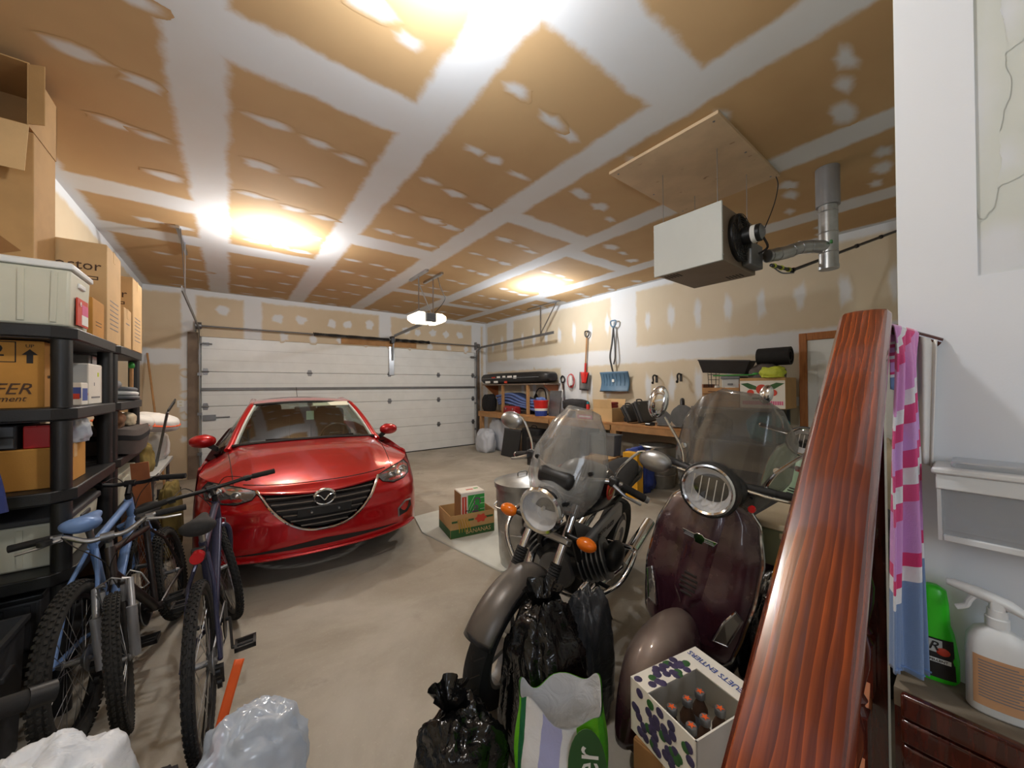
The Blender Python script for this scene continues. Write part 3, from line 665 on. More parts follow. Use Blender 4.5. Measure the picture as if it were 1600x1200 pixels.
# ---------------------------------------------------------------- bicycles
def tyre_mesh(R, r, knob, n=72):
    """tyre cross-section spun about local Y, with tread blocks when knob > 0"""
    m = MB().lathe([(R+r*math.cos(a),r*math.sin(a)) for a in [2*math.pi*k/12 for k in range(12)]],(0,0,0),(0,1,0),64,closed=True)
    if knob:
        for k in range(n):
            for q, (a, off) in enumerate(((-.75,0),(-.28,.5),(.28,0),(.75,.5))):
                t = 2*math.pi*(k+off)/n; rad = Vector((math.cos(t),0,math.sin(t))); tan = Vector((-math.sin(t),0,math.cos(t)))
                d = rad*math.cos(a)+Vector((0,1,0))*math.sin(a); c = rad*R+d*(r+knob*.3); w = d.cross(tan)
                m.box(c,(knob*.9,math.pi*R/n*1.1,r*.33),Matrix((d,tan,w)).transposed())
    return m.mesh('tyre')
TYRES = {}
def wheel(parent, name, R, r, knob, tyremat, x, rim='black_metal', cass=False):
    key = (R,r,knob,tyremat)
    if key not in TYRES:
        me = tyre_mesh(R-r, r, knob); me.materials.append(MAT[tyremat])
        for p in me.polygons: p.use_smooth = True
        me.set_sharp_from_angle(angle=math.radians(38)); TYRES[key] = me
    w = bpy.data.objects.new(name, TYRES[key]); COL.objects.link(w); w.parent = parent; w.location = (x,0,R)
    MB().lathe([(R-2*r+.004,-.011),(R-2*r+.004,.011),(R-2*r-.016,.010),(R-2*r-.016,-.010)],(0,0,0),(0,1,0),48,closed=True).build('rim',rim,w)
    sp = MB()
    for k in range(28):
        a = 2*math.pi*k/28; b = a+(.35 if k%2 else -.35); s = .026 if (k//2)%2 else -.026
        sp.cyl((.02*math.cos(b),s,.02*math.sin(b)),((R-2*r-.01)*math.cos(a),0,(R-2*r-.01)*math.sin(a)),.0013,n=4,caps=False)
    sp.build('spokes','steel',w)
    MB().lathe([(.009,-.055),(.02,-.035),(.013,-.028),(.013,.028),(.02,.035),(.009,.055)],(0,0,0),(0,1,0),14).build('hub','dull_steel',w)
    if cass: MB().lathe([(.055,-.045),(.055,-.042),(.045,-.038),(.042,-.034),(.034,-.03),(.028,-.024)],(0,0,0),(0,1,0),24).build('cassette','dull_steel',w)
    return w
def bicycle(label, loc, heading, lean, frame, steer=0, R=.33, r=.026, knob=0, bar='black_metal', barw=.33, rise=.04, saddle='seat_black', seat_h=.93, tyre='rubber', fork=None, grip='rubber', sfork=False, extra=None, sad2=None, bar_h=1.0, crank=.5):
    T = thing('bicycle',label,'bicycle',loc); T.rotation_euler = (Matrix.Rotation(heading,3,'Z') @ Matrix.Rotation(lean,3,'X')).to_euler()
    fork = fork or frame; WB = 1.06
    rear, bb = V(-.43,0,R), V(0,0,R-.045); st_top = V(-.16,0,.80); ht_t, ht_b = V(.44,0,.84), V(.48,0,.72); fw = V(WB-.43,0,R)
    f = MB().tube([bb,st_top],.017,10).tube([st_top+V(0,0,-.04),ht_t+V(0,0,-.01)],.018,10).tube([bb,ht_b],.024,10).tube([ht_t+V(-.005,0,.01),ht_b+V(.008,0,-.025)],.021,12)
    for s in (-1,1):
        f.tube([bb+V(-.03,s*.02,0),V(-.2,s*.045,R-.01),rear+V(0,s*.065,0)],.010,8).tube([st_top+V(-.005,s*.015,-.06),V(-.28,s*.045,R+.3),rear+V(0,s*.065,0)],.009,8)
    f.cyl(bb+V(0,-.035,0),bb+V(0,.035,0),.024).build('frame',frame,T)
    wheel(T,'rear_wheel',R,r,knob,tyre,rear.x,cass=True)
    # steering assembly turned about the head axis
    S = bpy.data.objects.new('steering', None); COL.objects.link(S); S.parent = T
    ax = (ht_t-ht_b).normalized(); rotm = Matrix.Translation(ht_b) @ Matrix.Rotation(steer,4,ax) @ Matrix.Translation(-ht_b)
    bpy.data.objects.remove(S)
    def stp(mb, name, mat):
        mb.xf(rotm); return mb.build(name, mat, T)
    w = wheel(T,'front_wheel',R,r,knob,tyre,fw.x); base = Matrix.Translation(fw); w.matrix_local = rotm @ base
    fk = MB(); crown = ht_b+V(.012,0,-.05); fk.tube([ht_b,crown],.017)
    for s in (-1,1):
        if sfork:
            fk.tube([crown+V(0,s*.03,.01),crown+V(.0,s*.062,-.0),fw+V(-.03,s*.062,.2)],.015,10).tube([fw+V(-.032,s*.062,.24),fw+V(0,s*.058,0)],.021,10)
        else: fk.tube(bez([crown+V(0,0,0),crown+V(.0,s*.04,-.01),crown+V(.01,s*.052,-.08),fw+V(-.02,s*.055,.08),fw+V(0,s*.055,0)],5),.014,8)
    stp(fk,'fork',fork)
    bh = V(.44-(bar_h-.84)*.3+.07,0,bar_h-rise); stem_b = ht_t+V(-.01,0,.04)
    stp(MB().tube([ht_t,stem_b],.016).tube([stem_b,bh],.015).cyl(bh+V(0,-.025,0),bh+V(0,.025,0),.021),'stem','dull_steel' if bar != 'black_metal' else 'black_metal')
    pts = bez([bh+V(-.045,-barw,rise-.005),bh+V(-.03,-barw*.55,rise),bh+V(0,-.07,.0),bh,bh+V(0,.07,.0),bh+V(-.03,barw*.55,rise),bh+V(-.045,barw,rise-.005)],6)
    stp(MB().tube(pts,.0125,10),'handlebar',bar)
    for s in (-1,1):
        e = bh+V(-.045,s*barw,rise-.005); d = (bh+V(-.03,s*barw*.55,rise)-e).normalized()
        stp(MB().tube([e-d*.005,e+d*.125],.0175,12),'grip',grip)
        stp(MB().box(e+d*.15+V(.015,0,-.005),(.045,.03,.03)).tube([e+d*.16+V(.03,0,-.01),e+d*.09+V(.055,0,-.02),e+d*.02+V(.055,0,-.025)],[.009,.007,.006],6),'brake_lever','aluminium' if bar == 'aluminium' else 'black_metal')
        stp(MB().tube(bez([e+d*.16+V(.03,0,0),bh+V(.13,s*.1,.02),bh+V(.10,s*.02,-.09),ht_b+V(.045,0,.02),crown+V(.03,s*.02,-.02)],6),.0028,5),'brake_cable','black_print')
        stp(MB().box(crown+V(.035,s*.035,-.05),(.025,.018,.08)).tube([crown+V(.045,s*.04,-.09),crown+V(.05,s*.05,.02),crown+V(.05,0,.05)],.004,5),'brake_arm','aluminium')
    sp_top = V(-.16-(seat_h-.8)*.27,0,seat_h-.05)
    MB().tube([st_top,sp_top],.0135,10).build('seat_post','aluminium',T)
    def fsad(d):
        return 1
    sd = MB(); rings = []
    for x, w_, h in ((-.14,.035,.02),(-.12,.07,.035),(-.06,.075,.036),(.0,.045,.03),(.07,.026,.024),(.13,.02,.018),(.145,.012,.01)):
        rings.append([sp_top+V(x,w_*math.cos(a),.05+h*math.sin(a)*(1 if math.sin(a) > 0 else 1.3)+(.015 if x < -.1 else 0)) for a in [2*math.pi*k/14 for k in range(14)]])
    sd.loft(rings).build('saddle',saddle,T,sub=1)
    MB().tube([sp_top+V(-.1,.02,.03),sp_top+V(.08,.015,.03)],.004,5).tube([sp_top+V(-.1,-.02,.03),sp_top+V(.08,-.015,.03)],.004,5).build('saddle_rails','dull_steel',T)
    ck = MB().lathe([(.09,-.052),(.092,-.05),(.09,-.047),(.07,-.047),(.02,-.05)],bb,(0,1,0),28).cyl(bb+V(0,-.07,0),bb+V(0,.07,0),.011)
    a = crank
    for s in (-1,1):
        tip = bb+V(.17*math.cos(a)*s,s*.085,.17*math.sin(a)*s); ck.rod(bb+V(0,s*.07,0),tip,.022,.012,up=(0,1,0))
    ck.build('crankset','black_metal',T)
    for s in (-1,1):
        tip = bb+V(.17*math.cos(a)*s,s*.085,.17*math.sin(a)*s)
        MB().bx(tip.x-.045,tip.y+s*.01,tip.z-.011,tip.x-.033,tip.y+s*.1,tip.z+.011).bx(tip.x+.033,tip.y+s*.01,tip.z-.011,tip.x+.045,tip.y+s*.1,tip.z+.011).bx(tip.x-.045,tip.y+s*.088,tip.z-.011,tip.x+.045,tip.y+s*.1,tip.z+.011).bx(tip.x-.045,tip.y+s*.01,tip.z-.011,tip.x+.045,tip.y+s*.02,tip.z+.011).cyl(tip,tip+V(0,s*.09,0),.009).build('pedal','black_plastic',T)
    ch = [bb+V(.09*math.cos(t),-.05,.09*math.sin(t)) for t in [math.pi/2-math.pi*k/8 for k in range(9)]]+[rear+V(.04*math.cos(t),-.04,.04*math.sin(t)) for t in [-math.pi/2-math.pi*k/6 for k in range(7)]]
    MB().tube(ch,.0045,5,closed=True).build('chain','dull_steel',T)
    MB().rod(rear+V(.0,-.06,-.03),rear+V(.05,-.055,-.13),.02,.03,up=(0,1,0)).cyl(rear+V(.05,-.062,-.13),rear+V(.05,-.045,-.13),.028,n=12).cyl(rear+V(.015,-.062,-.06),rear+V(.015,-.045,-.06),.026,n=12).build('derailleur','black_metal',T)
    if extra: extra(T, dict(bb=bb,st=st_top,rear=rear,sp=sp_top,ht=ht_b,bh=bh,rotm=rotm,fw=fw,crown=crown))
    return T
def ex_navy(T, k):
    MB().cyl(k['sp']+V(-.13,0,-.06),k['sp']+V(-.175,0,-.06),.026,n=16).build('rear_light','red_lens',T)
    MB().box(k['sp']+V(-.12,0,-.06),(.03,.05,.06)).build('light_bracket','black_plastic',T,bevel=.006)
def ex_black(T, k):
    d = k['ht']-k['bb']; c = k['bb']+d*.5+V(-.06,0,.05)
    MB().tube([c+V(-.05,-.03,-.06),c+V(.05,-.035,.05),c+V(.07,0,.09),c+V(.05,.035,.05),c+V(-.05,.03,-.06),c+V(-.06,0,-.08)],.004,6,closed=True).build('bottle_cage','white_plastic',T)
    m = MB().cyl(k['bh']+V(.02,-.2,.035),k['bh']+V(.02,-.2,.055),.026,n=14); m.xf(k['rotm']); m.build('bell','black_plastic',T)
R_ = math.radians
bicycle('navy bicycle with black saddle and red rear light beside the car bumper',(-.055,2.53,.010),R_(86.5),R_(-3),'navy_paint',steer=R_(18),R=.345,r=.021,knob=.006,barw=.34,rise=.01,bar_h=.93,seat_h=.90,extra=ex_navy)
bicycle('dark brown mountain bicycle with silver riser handlebar and knobby tyres',(-.31,3.02,.016),R_(-95),R_(9),'brown_paint',steer=R_(13),R=.325,r=.029,knob=.012,bar='aluminium',barw=.31,rise=.05,bar_h=.97,seat_h=.86,fork='silver_paint',sfork=True,tyre='dusty_rubber',extra=ex_black).scale = (.92,.92,.92)
bicycle('light blue bicycle with blue and black saddle leaning against the black shelves',(-.50,2.92,.014),R_(86),R_(-3),'light_blue_paint',steer=R_(-4),R=.335,r=.030,knob=.012,barw=.28,rise=.02,bar_h=.96,seat_h=.9,crank=1.57,saddle='light_blue_paint',sfork=True,tyre='dusty_rubber')
# ---------------------------------------------------------------- motorcycle
def spoke_wheel(T, name, c, R, w, rim='aluminium', n=5, disc=True):
    t = w/2
    W_ = MB().lathe([(R-.10,-t*.7),(R-.06,-t),(R-.02,-t*.8),(R-.004,-t*.35),(R,0),(R-.004,t*.35),(R-.02,t*.8),(R-.06,t),(R-.10,t*.7)],c,(0,1,0),48,closed=True).build(name,'rubber',T)
    tr = MB()
    for k in range(26):
        for s in (-1,1):
            a = 2*math.pi*k/26; p = [V(c)+V((R-.002-.016*q*q)*math.cos(a+.14*q),s*t*.75*q,(R-.002-.016*q*q)*math.sin(a+.14*q)) for q in (.15,.5,.9)]
            tr.tube(p,.003,4)
    tr.build('tread_groove','black_print',W_)['kind'] = 'stuff'
    m = MB().lathe([(R-.095,-t*.65),(R-.095,t*.65),(R-.115,t*.6),(R-.115,-t*.6)],c,(0,1,0),40,closed=True).cyl(V(c)+V(0,-.05,0),V(c)+V(0,.05,0),.04,n=20)
    for k in range(n):
        a = 2*math.pi*k/n; d = V(math.cos(a),0,math.sin(a)); m.rod(V(c)+d*.03,V(c)+d*(R-.1),.03,.04,up=(0,1,0))
    m.build('cast_rim',rim,W_)
    if disc: MB().lathe([(.14,.055),(.14,.06),(.085,.06),(.085,.055)],c,(0,1,0),36,closed=True).build('brake_disc','steel',W_)
    return W_
def mirror(T, base, tip, axis, rx, rz, facing, mat='chrome', back='chrome'):
    m = MB().tube(bez(base,5),.007,8).build('mirror_stem','chrome',T)
    u, v, a = basis(facing); c = V(tip)
    sh = MB().ell((0,0,0),(rx,.035,rz),22,12); f = V(facing).normalized(); r = f.to_track_quat('Y','Z').to_matrix().to_4x4(); sh.xf(Matrix.Translation(c) @ r)
    sh.build('mirror_shell',back,m)
def moto():
    h = math.radians(198); T = thing('motorcycle','dark grey naked motorcycle with smoky windscreen and round chrome headlamp','motorcycle')
    fx, rx, R = .70, -.75, .298; ax = V(1.12,1.53,0); T.location = ax-V(math.cos(h),math.sin(h),0)*fx; T.rotation_euler = (Matrix.Rotation(h,3,'Z') @ Matrix.Rotation(math.radians(-11),3,'X')).to_euler(); T.scale = (1.05,1.05,1.05)
    spoke_wheel(T,'front_wheel',(fx,0,R),R,.115); spoke_wheel(T,'rear_wheel',(rx,0,R),R,.14)
    # mudguard over the front wheel
    def fend(u, v):
        a = math.radians(28+128*u); q = (v*2-1); r = R+.045-.035*abs(q)**2.5; return V(fx+r*math.cos(a),.075*q,R+r*math.sin(a))
    MB().grid(fend,30,12,uv=False).build('front_mudguard','charcoal_paint',T,angle=70,solid=.004)
    st = V(-.44,0,.90).normalized()
    for s in (-1,1):
        a0 = V(fx,s*.10,R); ft = lambda d: a0+st*d
        MB().cyl(ft(-.03),ft(.26),.027,.027,n=16).build('fork_slider','silver_paint',T)
        MB().cyl(ft(.255),ft(.30),.034,n=16).build('fork_collar','aluminium',T)
        g = MB()
        for k in range(7): g.cyl(ft(.30+.013*k),ft(.3105+.013*k),.031,.028,n=16)
        g.build('fork_gaiter','rubber',T)
        MB().cyl(ft(.39),ft(.72),.0205,n=16).build('fork_tube','chrome',T)
        MB().box(a0+V(-.03,-s*.03,.05),(.08,.05,.1)).build('brake_caliper','black_metal',T,bevel=.012)
        # indicators and stems
        b = V(fx-.19,s*.11,.80); MB().cyl(b,b+V(0,s*.07,0),.012).build('indicator_stem','black_metal',T); MB().ell(b+V(.01,s*.115,0),(.035,.05,.032),18,12).build('indicator','amber_lens',T)
    MB().box(V(fx,0,R)+st*.50,(.06,.26,.035),Matrix.Rotation(-.45,3,'Y')).box(V(fx,0,R)+st*.70,(.06,.26,.03),Matrix.Rotation(-.45,3,'Y')).build('fork_yoke','aluminium',T,bevel=.008)
    hl = V(fx-.10,0,.905)
    d = V(1,0,-.10).normalized()
    H = MB().lathe([(.0,-.13),(.06,-.125),(.095,-.08),(.105,-.02),(.105,.0),(.099,-.004),(.085,-.045),(.03,-.075),(0,-.075)],hl,d,32).build('headlamp_bucket','chrome',T)
    MB().lathe([(.113,-.012),(.116,.004),(.108,.016),(.096,.012),(.096,-.005)],hl,d,36,closed=True).build('headlamp_ring','chrome',H)
    MB().lathe([(.096,.006),(.08,-.03),(.045,-.055),(.02,-.06),(0,-.06)],hl,d,30,caps=False).build('reflector','reflector_silver',H); MB().cyl(hl-d*.06,hl-d*.015,.012,.008).build('lamp_bulb','porcelain',H)
    MB().lathe([(.097,.008),(.07,.02),(.04,.027),(0,.03)],hl,d,30,caps=False).build('headlamp_glass','lens_glass',H)
    MB().box(hl+V(-.13,0,.14),(.10,.2,.09)).build('instrument_pod','black_plastic',T,bevel=.03)
    # windscreen: swept, curved sheet
    def ws(u, v):
        q = u*2-1; hw = interp([(0,.15),(.25,.21),(.5,.215),(.8,.165),(1,.10)], v); y = q*hw
        return V(hl.x-.03-.20*v-.13*abs(q)**2*(1-.35*v),y,hl.z+.0+.50*v-.03*abs(q)**3)
    MB().grid(ws,28,24,uv=False).build('windscreen','clear_screen',T,angle=80,solid=.003)
    for s in (-1,1):
        for v_, u_ in ((.42,.5+s*.36),(.10,.5+s*.27)):
            p = V(ws(u_,v_)); MB().cyl(p+V(.012,0,0),p-V(.02,0,0),.011,n=12).build('screen_bolt','black_metal',T)
    MB().tube([V(ws(.15,.42)),hl+V(-.16,-.12,.14)],.006).tube([V(ws(.85,.42)),hl+V(-.16,.12,.14)],.006).build('screen_stay','black_metal',T)
    MB().box(V(ws(.5,.38))+V(.008,0,-.03),(.004,.09,.085)).build('screen_sticker','pale_bag',T) if False else None
    # handlebar
    hb = V(fx-.30,0,1.05)
    MB().tube(bez([hb+V(-.14,-.37,-.03),hb+V(-.07,-.25,.02),hb+V(0,-.10,.0),hb,hb+V(0,.10,0),hb+V(-.07,.25,.02),hb+V(-.14,.37,-.03)],6),.0125,10).build('handlebar','chrome',T)
    for s in (-1,1):
        e = hb+V(-.145,s*.385,-.035); dd = (hb+V(-.07,s*.25,.02)-e).normalized()
        MB().tube([e,e+dd*.13],.019,14).build('grip','rubber',T); MB().cyl(e-dd*.02,e,.017,n=14).build('bar_weight','steel',T)
        MB().tube([e+dd*.16+V(.035,0,-.005),e+dd*.08+V(.07,0,-.012),e+V(.06,0,-.015)],[.01,.008,.007],8).build('hand_lever','steel',T)
        MB().box(e+dd*.17,(.05,.05,.05)).build('switch_block','black_plastic',T,bevel=.012)
        mb_ = e+dd*.17+V(0,0,.02)
        mirror(T,[mb_,mb_+V(0,s*.02,.06),mb_+V(-.0,s*.09,.16),mb_+V(0,s*.14,.17)],mb_+V(0,s*.17,.14),None,.075,.05,(1,0,.15),back='aluminium')
    # tank, side panels, seat, tail
    rings = []
    for x, w, zb, zt in ((.30,.07,.84,.96),(.26,.12,.78,1.03),(.12,.165,.76,1.07),(-.05,.165,.76,1.05),(-.16,.12,.76,.95),(-.20,.08,.78,.88)):
        rings.append([V(x,w*math.copysign(abs(math.cos(a))**.7,math.cos(a)),(zb+zt)/2+(zt-zb)/2*math.copysign(abs(math.sin(a))**.7,math.sin(a))) for a in [2*math.pi*k/22 for k in range(22)]])
    MB().loft(rings).build('fuel_tank','charcoal_paint',T,sub=1)
    for s in (-1,1):
        em = MB().lathe([(.055,0),(.052,.006),(0,.008)],(.10,s*.164,.94),(0,s,.12),26).build('tank_emblem','red_print',T); text('MG',.03,'white_print',em,(.10,s*.178,.88),(-s,0,0),(0,0,1)) if False else None
        MB().tube([V(.10+.045*math.cos(a),s*.174,.94+.026*math.sin(a)) for a in [2*math.pi*k/20 for k in range(20)]],.003,5,closed=True).build('emblem_ring','gold_metal',T)
        MB().prism([(.30,.64),(.34,.72),(.10,.76),(-.22,.78),(-.26,.68),(.0,.62)],(0,s*.13,0),(1,0,0),(0,0,1),(0,s*.04,0)).build('side_panel','silver_paint',T,bevel=.015)
        text('MOTO GUZZI',.038,'black_print',T,(.06,s*.1715,.70),(-s,0,0),(0,0,1),sx=1.1) if s > 0 else text('MOTO GUZZI',.038,'black_print',T,(.06,-.1715,.70),(1,0,0),(0,0,1),sx=1.1)
        MB().cyl((.20,s*.08,.50),(.16,s*.24,.60),.085,.075,n=22).build('cylinder','black_metal',T)
        fin = MB()
        for k in range(6): fin.cyl((.20-.006*k,s*(.12+.022*k),.525+.014*k),(.1985-.006*k,s*(.127+.022*k),.529+.014*k),.11,n=22)
        fin.build('cooling_fins','dull_steel',T)
        MB().ell((.155,s*.27,.615),(.085,.05,.085),20,12).build('valve_cover','black_metal',T)
        MB().tube(bez([(.38,s*.06,.42),(.36,s*.22,.44),(.30,s*.35,.56),(.16,s*.37,.66),(.0,s*.32,.62),(-.08,s*.16,.56)],6),.014,10).build('crash_bar','chrome',T)
        MB().tube(bez([(.14,s*.2,.54),(.30,s*.16,.40),(.20,s*.12,.26),(-.2,s*.14,.22),(-.4,s*.2,.28)],6),.022,10).build('exhaust_pipe','chrome',T)
        MB().cyl((-.38,s*.2,.28),(-.95,s*.22,.42),.05,.045,n=18).build('silencer','chrome',T)
        MB().tube([(.36,s*.04,.85),(.30,s*.12,.60),(.1,s*.13,.32),(-.3,s*.12,.33)],.02,8).tube([(.30,s*.06,.80),(-.2,s*.11,.76),(-.8,s*.1,.80)],.018,8).build('frame_tube','black_metal',T)
        MB().cyl((-.05,s*.12,.30),(-.05,s*.24,.30),.013).build('foot_peg','rubber',T)
    MB().box((.08,0,.46),(.36,.26,.30)).build('engine_block','black_metal',T,bevel=.04); MB().lathe([(.0,.0),(.10,.0),(.11,-.03),(.11,-.08)],(.30,0,.46),(1,0,0),24).build('alternator_cover','dull_steel',T)
    rings = [[V(x,w*math.cos(a),z+hh*math.sin(a)) for a in [2*math.pi*k/18 for k in range(18)]] for x, w, z, hh in ((-.12,.08,.84,.04),(-.2,.13,.82,.05),(-.4,.15,.82,.055),(-.6,.13,.86,.05),(-.82,.1,.88,.045),(-.9,.05,.89,.03))]
    MB().loft(rings).build('seat','seat_black',T,sub=1)
    MB().box((-.88,0,.80),(.16,.2,.12)).build('tail_unit','charcoal_paint',T,bevel=.03); MB().box((-.97,0,.80),(.02,.14,.06)).build('tail_lamp','red_lens',T,bevel=.008)
    MB().tube([(-.1,.10,.30),(-.16,.26,.02)],.012).build('side_stand','black_metal',T)
moto()
# ---------------------------------------------------------------- purple scooter
def scooter(label, loc, h, paint, trim='chrome', screen=True, name='scooter', lean=-10):
    T = thing(name,label,'scooter'); R = .235; fx = .66; rx = -.70
    T.location = V(loc)-V(math.cos(h),math.sin(h),0)*fx; T.rotation_euler = (Matrix.Rotation(h,3,'Z') @ Matrix.Rotation(math.radians(lean),3,'X')).to_euler()
    spoke_wheel(T,'front_wheel',(fx,0,R),R,.12,disc=False); spoke_wheel(T,'rear_wheel',(rx,0,R),R,.13,disc=False)
    # front mudguard: deep rounded shell
    def fend(u, v):
        a = math.radians(-8+168*u); q = v*2-1; w = .135*math.sin(math.pi*(.12+.80*u))**.55; r = R+.065-.16*abs(q)**2.4
        return V(fx-.01+r*1.06*math.cos(a),w*q,R+.02+r*1.12*math.sin(a))
    MB().grid(fend,32,18,uv=False).build('front_mudguard',paint,T,angle=80,solid=.004)
    # leg shield
    hw = [(.34,.14),(.42,.195),(.55,.215),(.7,.23),(.86,.225),(.99,.19),(1.065,.13),(1.08,.06)]
    xs = [(.34,.42),(.44,.455),(.64,.47),(.84,.43),(1.08,.36)]
    def sh(u, v, off=0):
        q = u*2-1; z = .34+.74*v; w = interp(hw,z); y = q*w
        return V(interp(xs,z)+.055*(1-(y/.25)**2)-.03*abs(q)**6+off,y,z)
    MB().grid(sh,30,36,uv=False).build('leg_shield',paint,T,angle=80,solid=.01)
    MB().grid(lambda u,v: V(sh(u,v))-V(.035+.09*math.cos((u-.5)*math.pi)**2*.2,0,0),16,20,uv=False).build('inner_shield','black_plastic',T,angle=80)
    edge = [V(sh(0,k/30)) for k in range(31)]+[V(sh(k/10,1)) for k in range(1,10)]+[V(sh(1,1-k/30)) for k in range(31)]
    MB().tube(edge,.009,8).build('shield_trim',trim,T)
    def ridge(u, v):
        q = u*2-1; z = .60+.45*v; w = interp([(.60,.03),(.66,.06),(.8,.064),(.98,.07),(1.05,.06)],z); p = sh(.5+.5*q*w/interp(hw,z),(z-.34)/.74); return V(p)+V(.006+.016*(1-q*q),0,0)
    MB().grid(ridge,12,24,uv=False).build('horn_cover',paint,T,angle=80)
    MB().tube([V(ridge(0,k/20))-V(.006,0,0) for k in range(21)],.003,5).tube([V(ridge(1,k/20))-V(.006,0,0) for k in range(21)],.003,5).build('horn_cover_gap','black_print',T)
    for k in range(5):
        p = V(ridge(.5,.13+.045*k)); w = (.026,.034,.036,.034,.026)[k]; MB().box(p+V(.001,0,0),(.006,w*2,.009)).build('horn_slot','black_print',T,bevel=.002)
    p = V(ridge(.5,.66))+V(.004,0,0)
    bd = MB().prism([(-.015,-.02),(.015,-.02),(.02,-.005),(.06,-.008),(.075,.02),(.02,.018),(.012,.026),(-.012,.026),(-.02,.018),(-.075,.02),(-.06,-.008),(-.02,-.005)],p,(0,1,0),(.12,0,1),(.005,0,0)).build('winged_badge','chrome',T,bevel=.002)
    for s in (-1,1):
        for k in range(3): MB().rod(p+V(.006,s*(.022+.0),-.002+.007*k),p+V(.006,s*(.064-.004*k),.0+.007*k),.002,.003,up=(1,0,0)).build('badge_line','grey_print',bd)
    for s in (-1,1):
        c = [V(sh(.5+s*.5*a,b))+V(.010,0,0) for a, b in ((.60,.22),(.84,.22),(.93,.40),(.80,.44),(.70,.36))]
        L = MB().add(c,[(0,1,2,3,4)]).build('indicator','aluminium',T,smooth=False,solid=.008); MB().add([p_+V(.006,0,0) for p_ in c],[(0,1,2,3,4)]).build('indicator_lens','lens_glass',L,smooth=False); MB().tube([p_+V(.005,0,0) for p_ in c],.005,6,closed=True).build('indicator_frame','chrome',L)
    # headset
    hc = V(.43,0,1.125)
    MB().ell(hc+V(-.03,0,0),(.085,.13,.085),24,16).build('headset','black_plastic',T)
    d = V(1,0,.06).normalized(); hp = hc+V(.07,0,0)
    H = MB().lathe([(.118,-.05),(.121,-.01),(.117,.008),(.104,.012),(.10,.004),(.09,-.04),(.05,-.06),(0,-.062)],hp,d,36).build('headlamp_rim','black_plastic',T)
    MB().lathe([(.106,.006),(.109,.014),(.102,.02),(.094,.014),(.094,.004)],hp,d,36,closed=True).build('headlamp_ring','chrome',H); MB().lathe([(.095,.004),(.08,-.025),(.05,-.045),(0,-.05)],hp,d,30,caps=False).build('reflector','reflector_silver',H)
    MB().lathe([(.095,.014),(.06,.024),(0,.03)],hp,d,30,caps=False).build('headlamp_glass','lens_glass',H)
    for k in range(5): MB().rod(hp+d*.01+V(0,-.06+.03*k,-.055),hp+d*.01+V(0,-.06+.03*k,.055),.003,.004,up=(1,0,0)).build('reflector_rib','porcelain',H)
    for s in (-1,1):
        a = hc+V(-.06,s*.10,.02); b = hc+V(-.11,s*.34,.04)
        MB().cyl(a,a.lerp(b,.45),.026,.02).build('handlebar','black_plastic',T); MB().tube([a.lerp(b,.42),b],.018,14).build('grip','rubber',T); MB().cyl(b,b+(b-a)*.06,.02,.018,n=14).build('bar_weight','chrome',T)
        MB().tube([a+V(.03,0,.0),a.lerp(b,.4)+V(.055,0,-.005),b+V(.05,0,-.01)],[.008,.007,.007],8).build('brake_lever','chrome',T)
        m0 = a.lerp(b,.3)+V(0,0,.02)
        mirror(T,[m0,m0+V(.0,s*.03,.08),m0+V(.02,s*.12,.20)],m0+V(.03,s*.16,.27),None,.055,.085,(1,s*.2,.1))
    if screen:
        def ws(u, v):
            q = u*2-1; w = interp([(0,.10),(.12,.20),(.35,.265),(.65,.26),(.88,.19),(1,.08)], v)
            return V(hc.x-.005-.11*v-.10*(q*w/.27)**2,q*w*.92,hc.z-.10+.53*v)
        MB().grid(ws,30,28,uv=False).build('windscreen','smoke_screen',T,angle=80,solid=.003)
        for s in (-1,1):
            for v_, k in ((.24,.70),(.42,.80)):
                p = V(ws(.5+s*.5*k,v_)); MB().cyl(p-V(.03,0,0),p+V(.012,0,0),.014,n=14).build('screen_bolt','chrome',T)
            MB().tube([V(ws(.5+s*.4,.42))-V(.02,0,0),V(ws(.5+s*.35,.24))-V(.025,0,0),hc+V(-.02,s*.14,.0)],.007).build('screen_bracket','black_metal',T)
        MB().cyl(hc+V(.02,.16,-.03),hc+V(.035,.16,-.03),.014).build('red_reflector','red_lens',T)
    # floor, seat, rear body
    MB().bx(-.20,-.19,.27,.46,.19,.33).build('floorboard','black_plastic',T,bevel=.02)
    rings = []
    for x, w, zb, zt in ((-.12,.14,.30,.62),(-.22,.19,.28,.70),(-.45,.225,.30,.74),(-.7,.225,.36,.74),(-.9,.17,.48,.72),(-1.02,.08,.58,.70)):
        rings.append([V(x,w*math.copysign(abs(math.cos(a))**.75,math.cos(a)),(zb+zt)/2+(zt-zb)/2*math.copysign(abs(math.sin(a))**.75,math.sin(a))) for a in [2*math.pi*k/22 for k in range(22)]])
    MB().loft(rings).build('rear_body',paint,T,sub=1)
    rings = [[V(x,w*math.cos(a),z+hh*math.sin(a)) for a in [2*math.pi*k/18 for k in range(18)]] for x, w, z, hh in ((-.10,.07,.73,.03),(-.18,.14,.76,.05),(-.45,.16,.77,.055),(-.75,.15,.80,.055),(-.93,.08,.80,.035))]
    MB().loft(rings).build('seat','seat_black',T,sub=1)
    MB().box((-1.02,0,.64),(.03,.12,.08)).build('tail_lamp','red_lens',T,bevel=.015)
    MB().tube([(-.1,.1,.28),(-.14,.22,.02)],.011).build('side_stand','black_metal',T)
    return T
scooter('dark purple scooter with tall smoky windscreen and winged badge',(1.46,.915,0),math.radians(185),'purple_paint')
